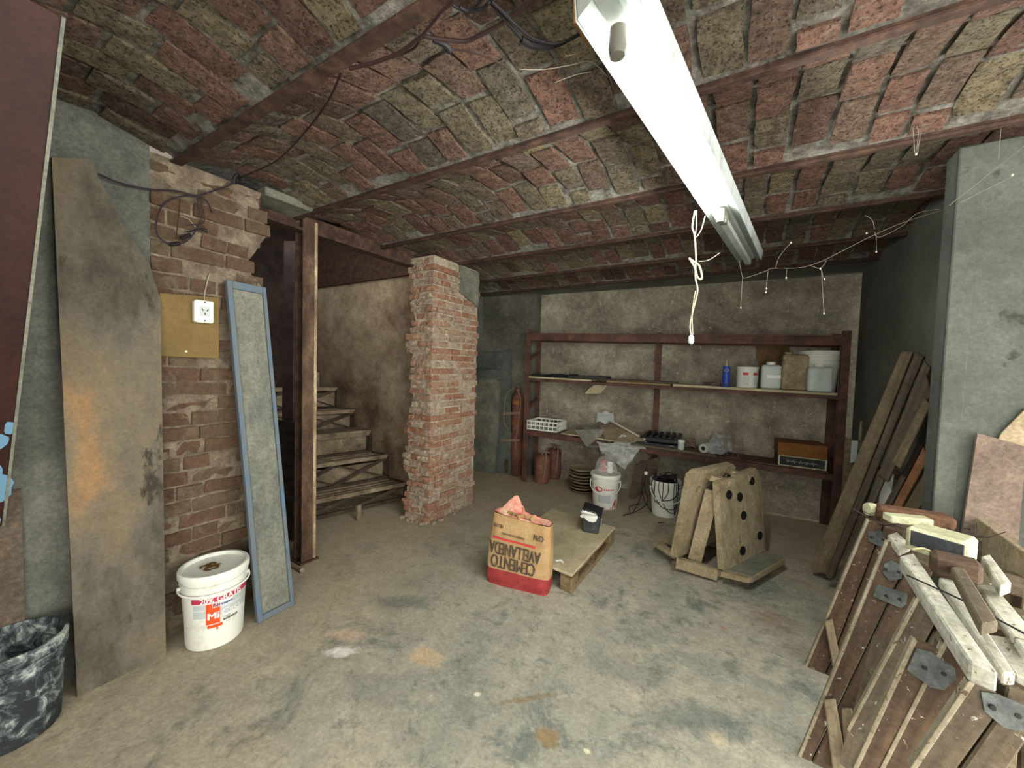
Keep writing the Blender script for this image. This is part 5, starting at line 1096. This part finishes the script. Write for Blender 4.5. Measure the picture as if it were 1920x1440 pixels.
a_, b_ = PZ(1640, 958, .89), PZ(1786, 980, .89); bm = B(); bar(bm, a_, b_, .08, .055, bev=.012); one('clay_block', bm, 'clay', 'crumbly brown clay block behind the cream case', 'block')
bm = B(); lathe(bm, PZ(1634, 955, .89), [(0, -.02), (.025, -.018), (.028, 0), (.025, .018), (0, .02)], 12, (1, .4, 0)); one('cream_end_piece', bm, 'cream', 'round cream plastic end piece beside the clay block', 'knob')
for k, (c0, n_, lab) in enumerate((((1650, 985), 9, 'spray of thin rusty wire ends at the back of the trestle stack'), ((1815, 1008), 7, 'spray of thin dark wire ends right of the cream case'))):
    p = PZ(c0[0], c0[1], .86); bm = B()
    for j in range(n_): a = random.random() * 2 * PI; tube(bm, [p, p + V((.05 * math.cos(a), .05 * math.sin(a), .02)), p + V((.09 * math.cos(a + .3), .07 * math.sin(a + .3), random.uniform(.0, .05)))], .0015, 4)
    one('wire_spray', bm, 'brown_cable', lab, 'wire')
bm = B(); tube(bm, smooth_path([PZ(1700, 1078, .86), PZ(1760, 1105, .85), PZ(1806, 1126, .85), PZ(1860, 1155, .83), PZ(1925, 1190, .82)]), .0025, 5); one('black_wire', bm, 'black_rubber', 'thin black wire lying across the white rails', 'wire')
bm = B(); tube(bm, smooth_path([PZ(1712, 1030, .88), PZ(1730, 1028, .89), PZ(1748, 1035, .88)]), .003, 5); one('straw', bm, 'rope', 'pale straw loop below the cream case', 'straw')
# boards behind the trestles
q = [PX(1791, 942, .86), PX(1925, 1040, .86), PX(1925, 1190, .86), PX(1782, 968, .86)]; q[2].z = q[1].z - .22; q[3].z = q[0].z - .12; q[2] = PX(1925, 1150, .86)
bm = B(); quad(bm, [q[0], q[1], V((.86, q[1].y, 0)), V((.86, q[0].y + .0, 0))], (.02, 0, 0), .003); one('tan_board', bm, 'tan_board', 'long tan board on edge behind the trestle stack', 'board')
Y = 2.39; q = [PY(1833, 812, Y), PY(1925, 838, Y), PY(1925, 1040, Y), PY(1800, 965, Y)]; q[2].z = q[3].z = .0; q[3].x = q[0].x - .06; q[2].x = q[1].x
bm = B(); prism(bm, q, (0, .015, 0)); o = one('brown_sheet', bm, 'brown_sheet', 'brown stained hardboard sheet leaning on the concrete pillar', 'sheet')
q = [PY(1878, 812, 2.41), PY(1925, 765, 2.41), PY(1960, 765, 2.41), PY(1960, 860, 2.41), PY(1870, 830, 2.41)]; bm = B(); prism(bm, q, (0, .008, 0)); one('tan_sheet', bm, 'tan_board', 'pale tan sheet corner showing above the brown hardboard sheet', 'sheet')

# ================================================================== hanging cord, cobwebs, ceiling cables
Yc = 2.02
rt = root('pull_cord', 'dusty white cord with a plug end hanging from the lamp', 'cord', PY(1300, 640, Yc))
def cord(pts, r, mat='cord_white', nm='cord', Y=Yc):
    bm = B(); tube(bm, smooth_path([PY(x, y, Y) for x, y in pts], 5), r * .8, 6); part(nm, bm, mat, rt, True)
cord([(1303, 395), (1298, 425), (1302, 440), (1305, 480), (1304, 520), (1308, 545), (1300, 580), (1294, 610), (1296, 628)], .005); cord([(1306, 395), (1305, 430), (1303, 442)], .003); cord([(1322, 405), (1315, 430), (1306, 445)], .003)
cord([(1292, 484), (1300, 490), (1312, 500), (1316, 522), (1308, 520), (1302, 500), (1292, 484)], .006); cord([(1304, 545), (1298, 585), (1299, 628)], .003); cord([(1310, 490), (1328, 488), (1350, 474)], .002)
p = PY(1296, 633, Yc); bm = B(); lathe(bm, p + V((0, 0, -.03)), [(0, 0), (.01, .002), (.014, .012), (.012, .034), (.006, .042), (0, .043)], 12); part('plug', bm, 'jug', rt, True); bm = B(); lathe(bm, p + V((0, 0, -.038)), [(0, 0), (.008, .001), (.01, .012), (0, .012)], 10); part('tip', bm, 'black_plastic', rt, True)
def web(name, label, strands, beads, plane, r=.0011):
    rt = root(name, label, 'cobweb', plane(*strands[0][0]))
    for s in strands:
        bm = B(); tube(bm, smooth_path([plane(*p) for p in s], 4), r, 5); part('strand', bm, 'web', rt, True)
    for x, y in beads:
        bm = B(); bmesh.ops.create_icosphere(bm, subdivisions=1, radius=.004, matrix=Matrix.Translation(plane(x, y)) @ Matrix.Diagonal((1, 1, 1.5, 1))); part('bead', bm, 'web_drop', rt, True)
def wp(x, y): return PP(x, y, (0, 2.5, 0), (.15, -1, 0))
web('cobweb', 'long beaded cobweb strand from the lamp end to the concrete pillar', [[(1386, 488), (1392, 518), (1402, 520), (1436, 508), (1450, 503), (1500, 502), (1540, 490), (1580, 470), (1640, 440), (1700, 415), (1765, 395)], [(1392, 520), (1389, 575)], [(1440, 508), (1436, 550)], [(1454, 503), (1462, 480), (1483, 455)], [(1475, 505), (1474, 520)], [(1520, 498), (1538, 503), (1550, 488)], [(1540, 505), (1544, 522)], [(1540, 505), (1545, 588)], [(1640, 435), (1648, 445), (1690, 425), (1720, 400), (1762, 392)], [(1622, 404), (1635, 412), (1640, 430)], [(1643, 440), (1643, 472)]],
    [(1389, 577), (1436, 548), (1437, 541), (1483, 455), (1474, 521), (1546, 523), (1545, 588), (1643, 472), (1625, 437), (1538, 504)], wp)
web('cobweb', 'cobweb threads sagging from a ceiling joint near the concrete pillar', [[(1680, 120), (1705, 150), (1740, 185), (1790, 200), (1840, 202), (1900, 170), (1925, 150)], [(1712, 140), (1722, 180), (1718, 230), (1722, 250), (1716, 288), (1712, 240)], [(1726, 250), (1720, 288)], [(1878, 230), (1872, 298)], [(1780, 385), (1850, 330), (1925, 270)], [(1800, 380), (1900, 330)]], [(1703, 148), (1718, 289), (1898, 328), (1822, 200)], lambda x, y: PP(x, y, (0, 1.9, 0), (.5, -1, 0)))
web('cobweb', 'cobweb threads stretched from the near end of the lamp to the ceiling', [[(975, 130), (1020, 130), (1070, 122), (1100, 115), (1118, 122), (1140, 145)], [(1060, 105), (1085, 100), (1110, 86)], [(1040, 155), (1080, 140), (1110, 135)]], [], lambda x, y: PZ(x, y, 2.36), .0015)
rt = root('ceiling_cables', 'black electric cables looped under the ceiling beside the lamp', 'cable', PZ(900, 60, 2.40))
def cc_(pts, r, mat='black_rubber', nm='cable', z=2.395):
    bm = B(); tube(bm, smooth_path([PZ(x, y, z) for x, y in pts], 6), r * .72, 7); part(nm, bm, mat, rt, True)
cc_([(655, 129), (700, 118), (750, 98), (790, 70), (815, 72), (870, 78), (900, 66), (935, 48), (970, 25), (1005, -6)], .008, 'brown_cable'); cc_([(788, 70), (806, 50), (828, 22), (845, 8), (852, -6)], .006, 'brown_cable', z=2.392)
cc_([(845, 8), (870, 20), (890, 15), (905, -4)], .005); cc_([(862, 14), (880, 22), (905, 16), (920, 6), (940, 30), (965, 58), (990, 82), (1018, 90), (1050, 84), (1100, 55), (1150, 18), (1175, -5)], .0065)
cc_([(922, 4), (945, 25), (968, 48), (1000, 72), (1035, 82), (1060, 78)], .006, z=2.388); cc_([(812, 74), (835, 85), (842, 96)], .012, 'black_rubber', 'tape'); cc_([(978, 74), (1000, 86), (1034, 86)], .014, 'black_rubber', 'tape'); cc_([(850, 93), (890, 100), (930, 115), (955, 130)], .0035, 'brown_cable')
cc_([(790, 70), (775, 92), (735, 108)], .005, 'brown_cable')
bm = B(); tube(bm, smooth_path([PZ(640, 135, 2.41), PZ(615, 190, 2.43), PZ(570, 250, 2.45), PZ(520, 300, 2.43), PZ(470, 325, 2.43), PX(450, 333, XL + .04)]), .004, 6); one('ceiling_wire', bm, 'brown_cable', 'thin brown wire running under the ceiling to the brick pier', 'wire')
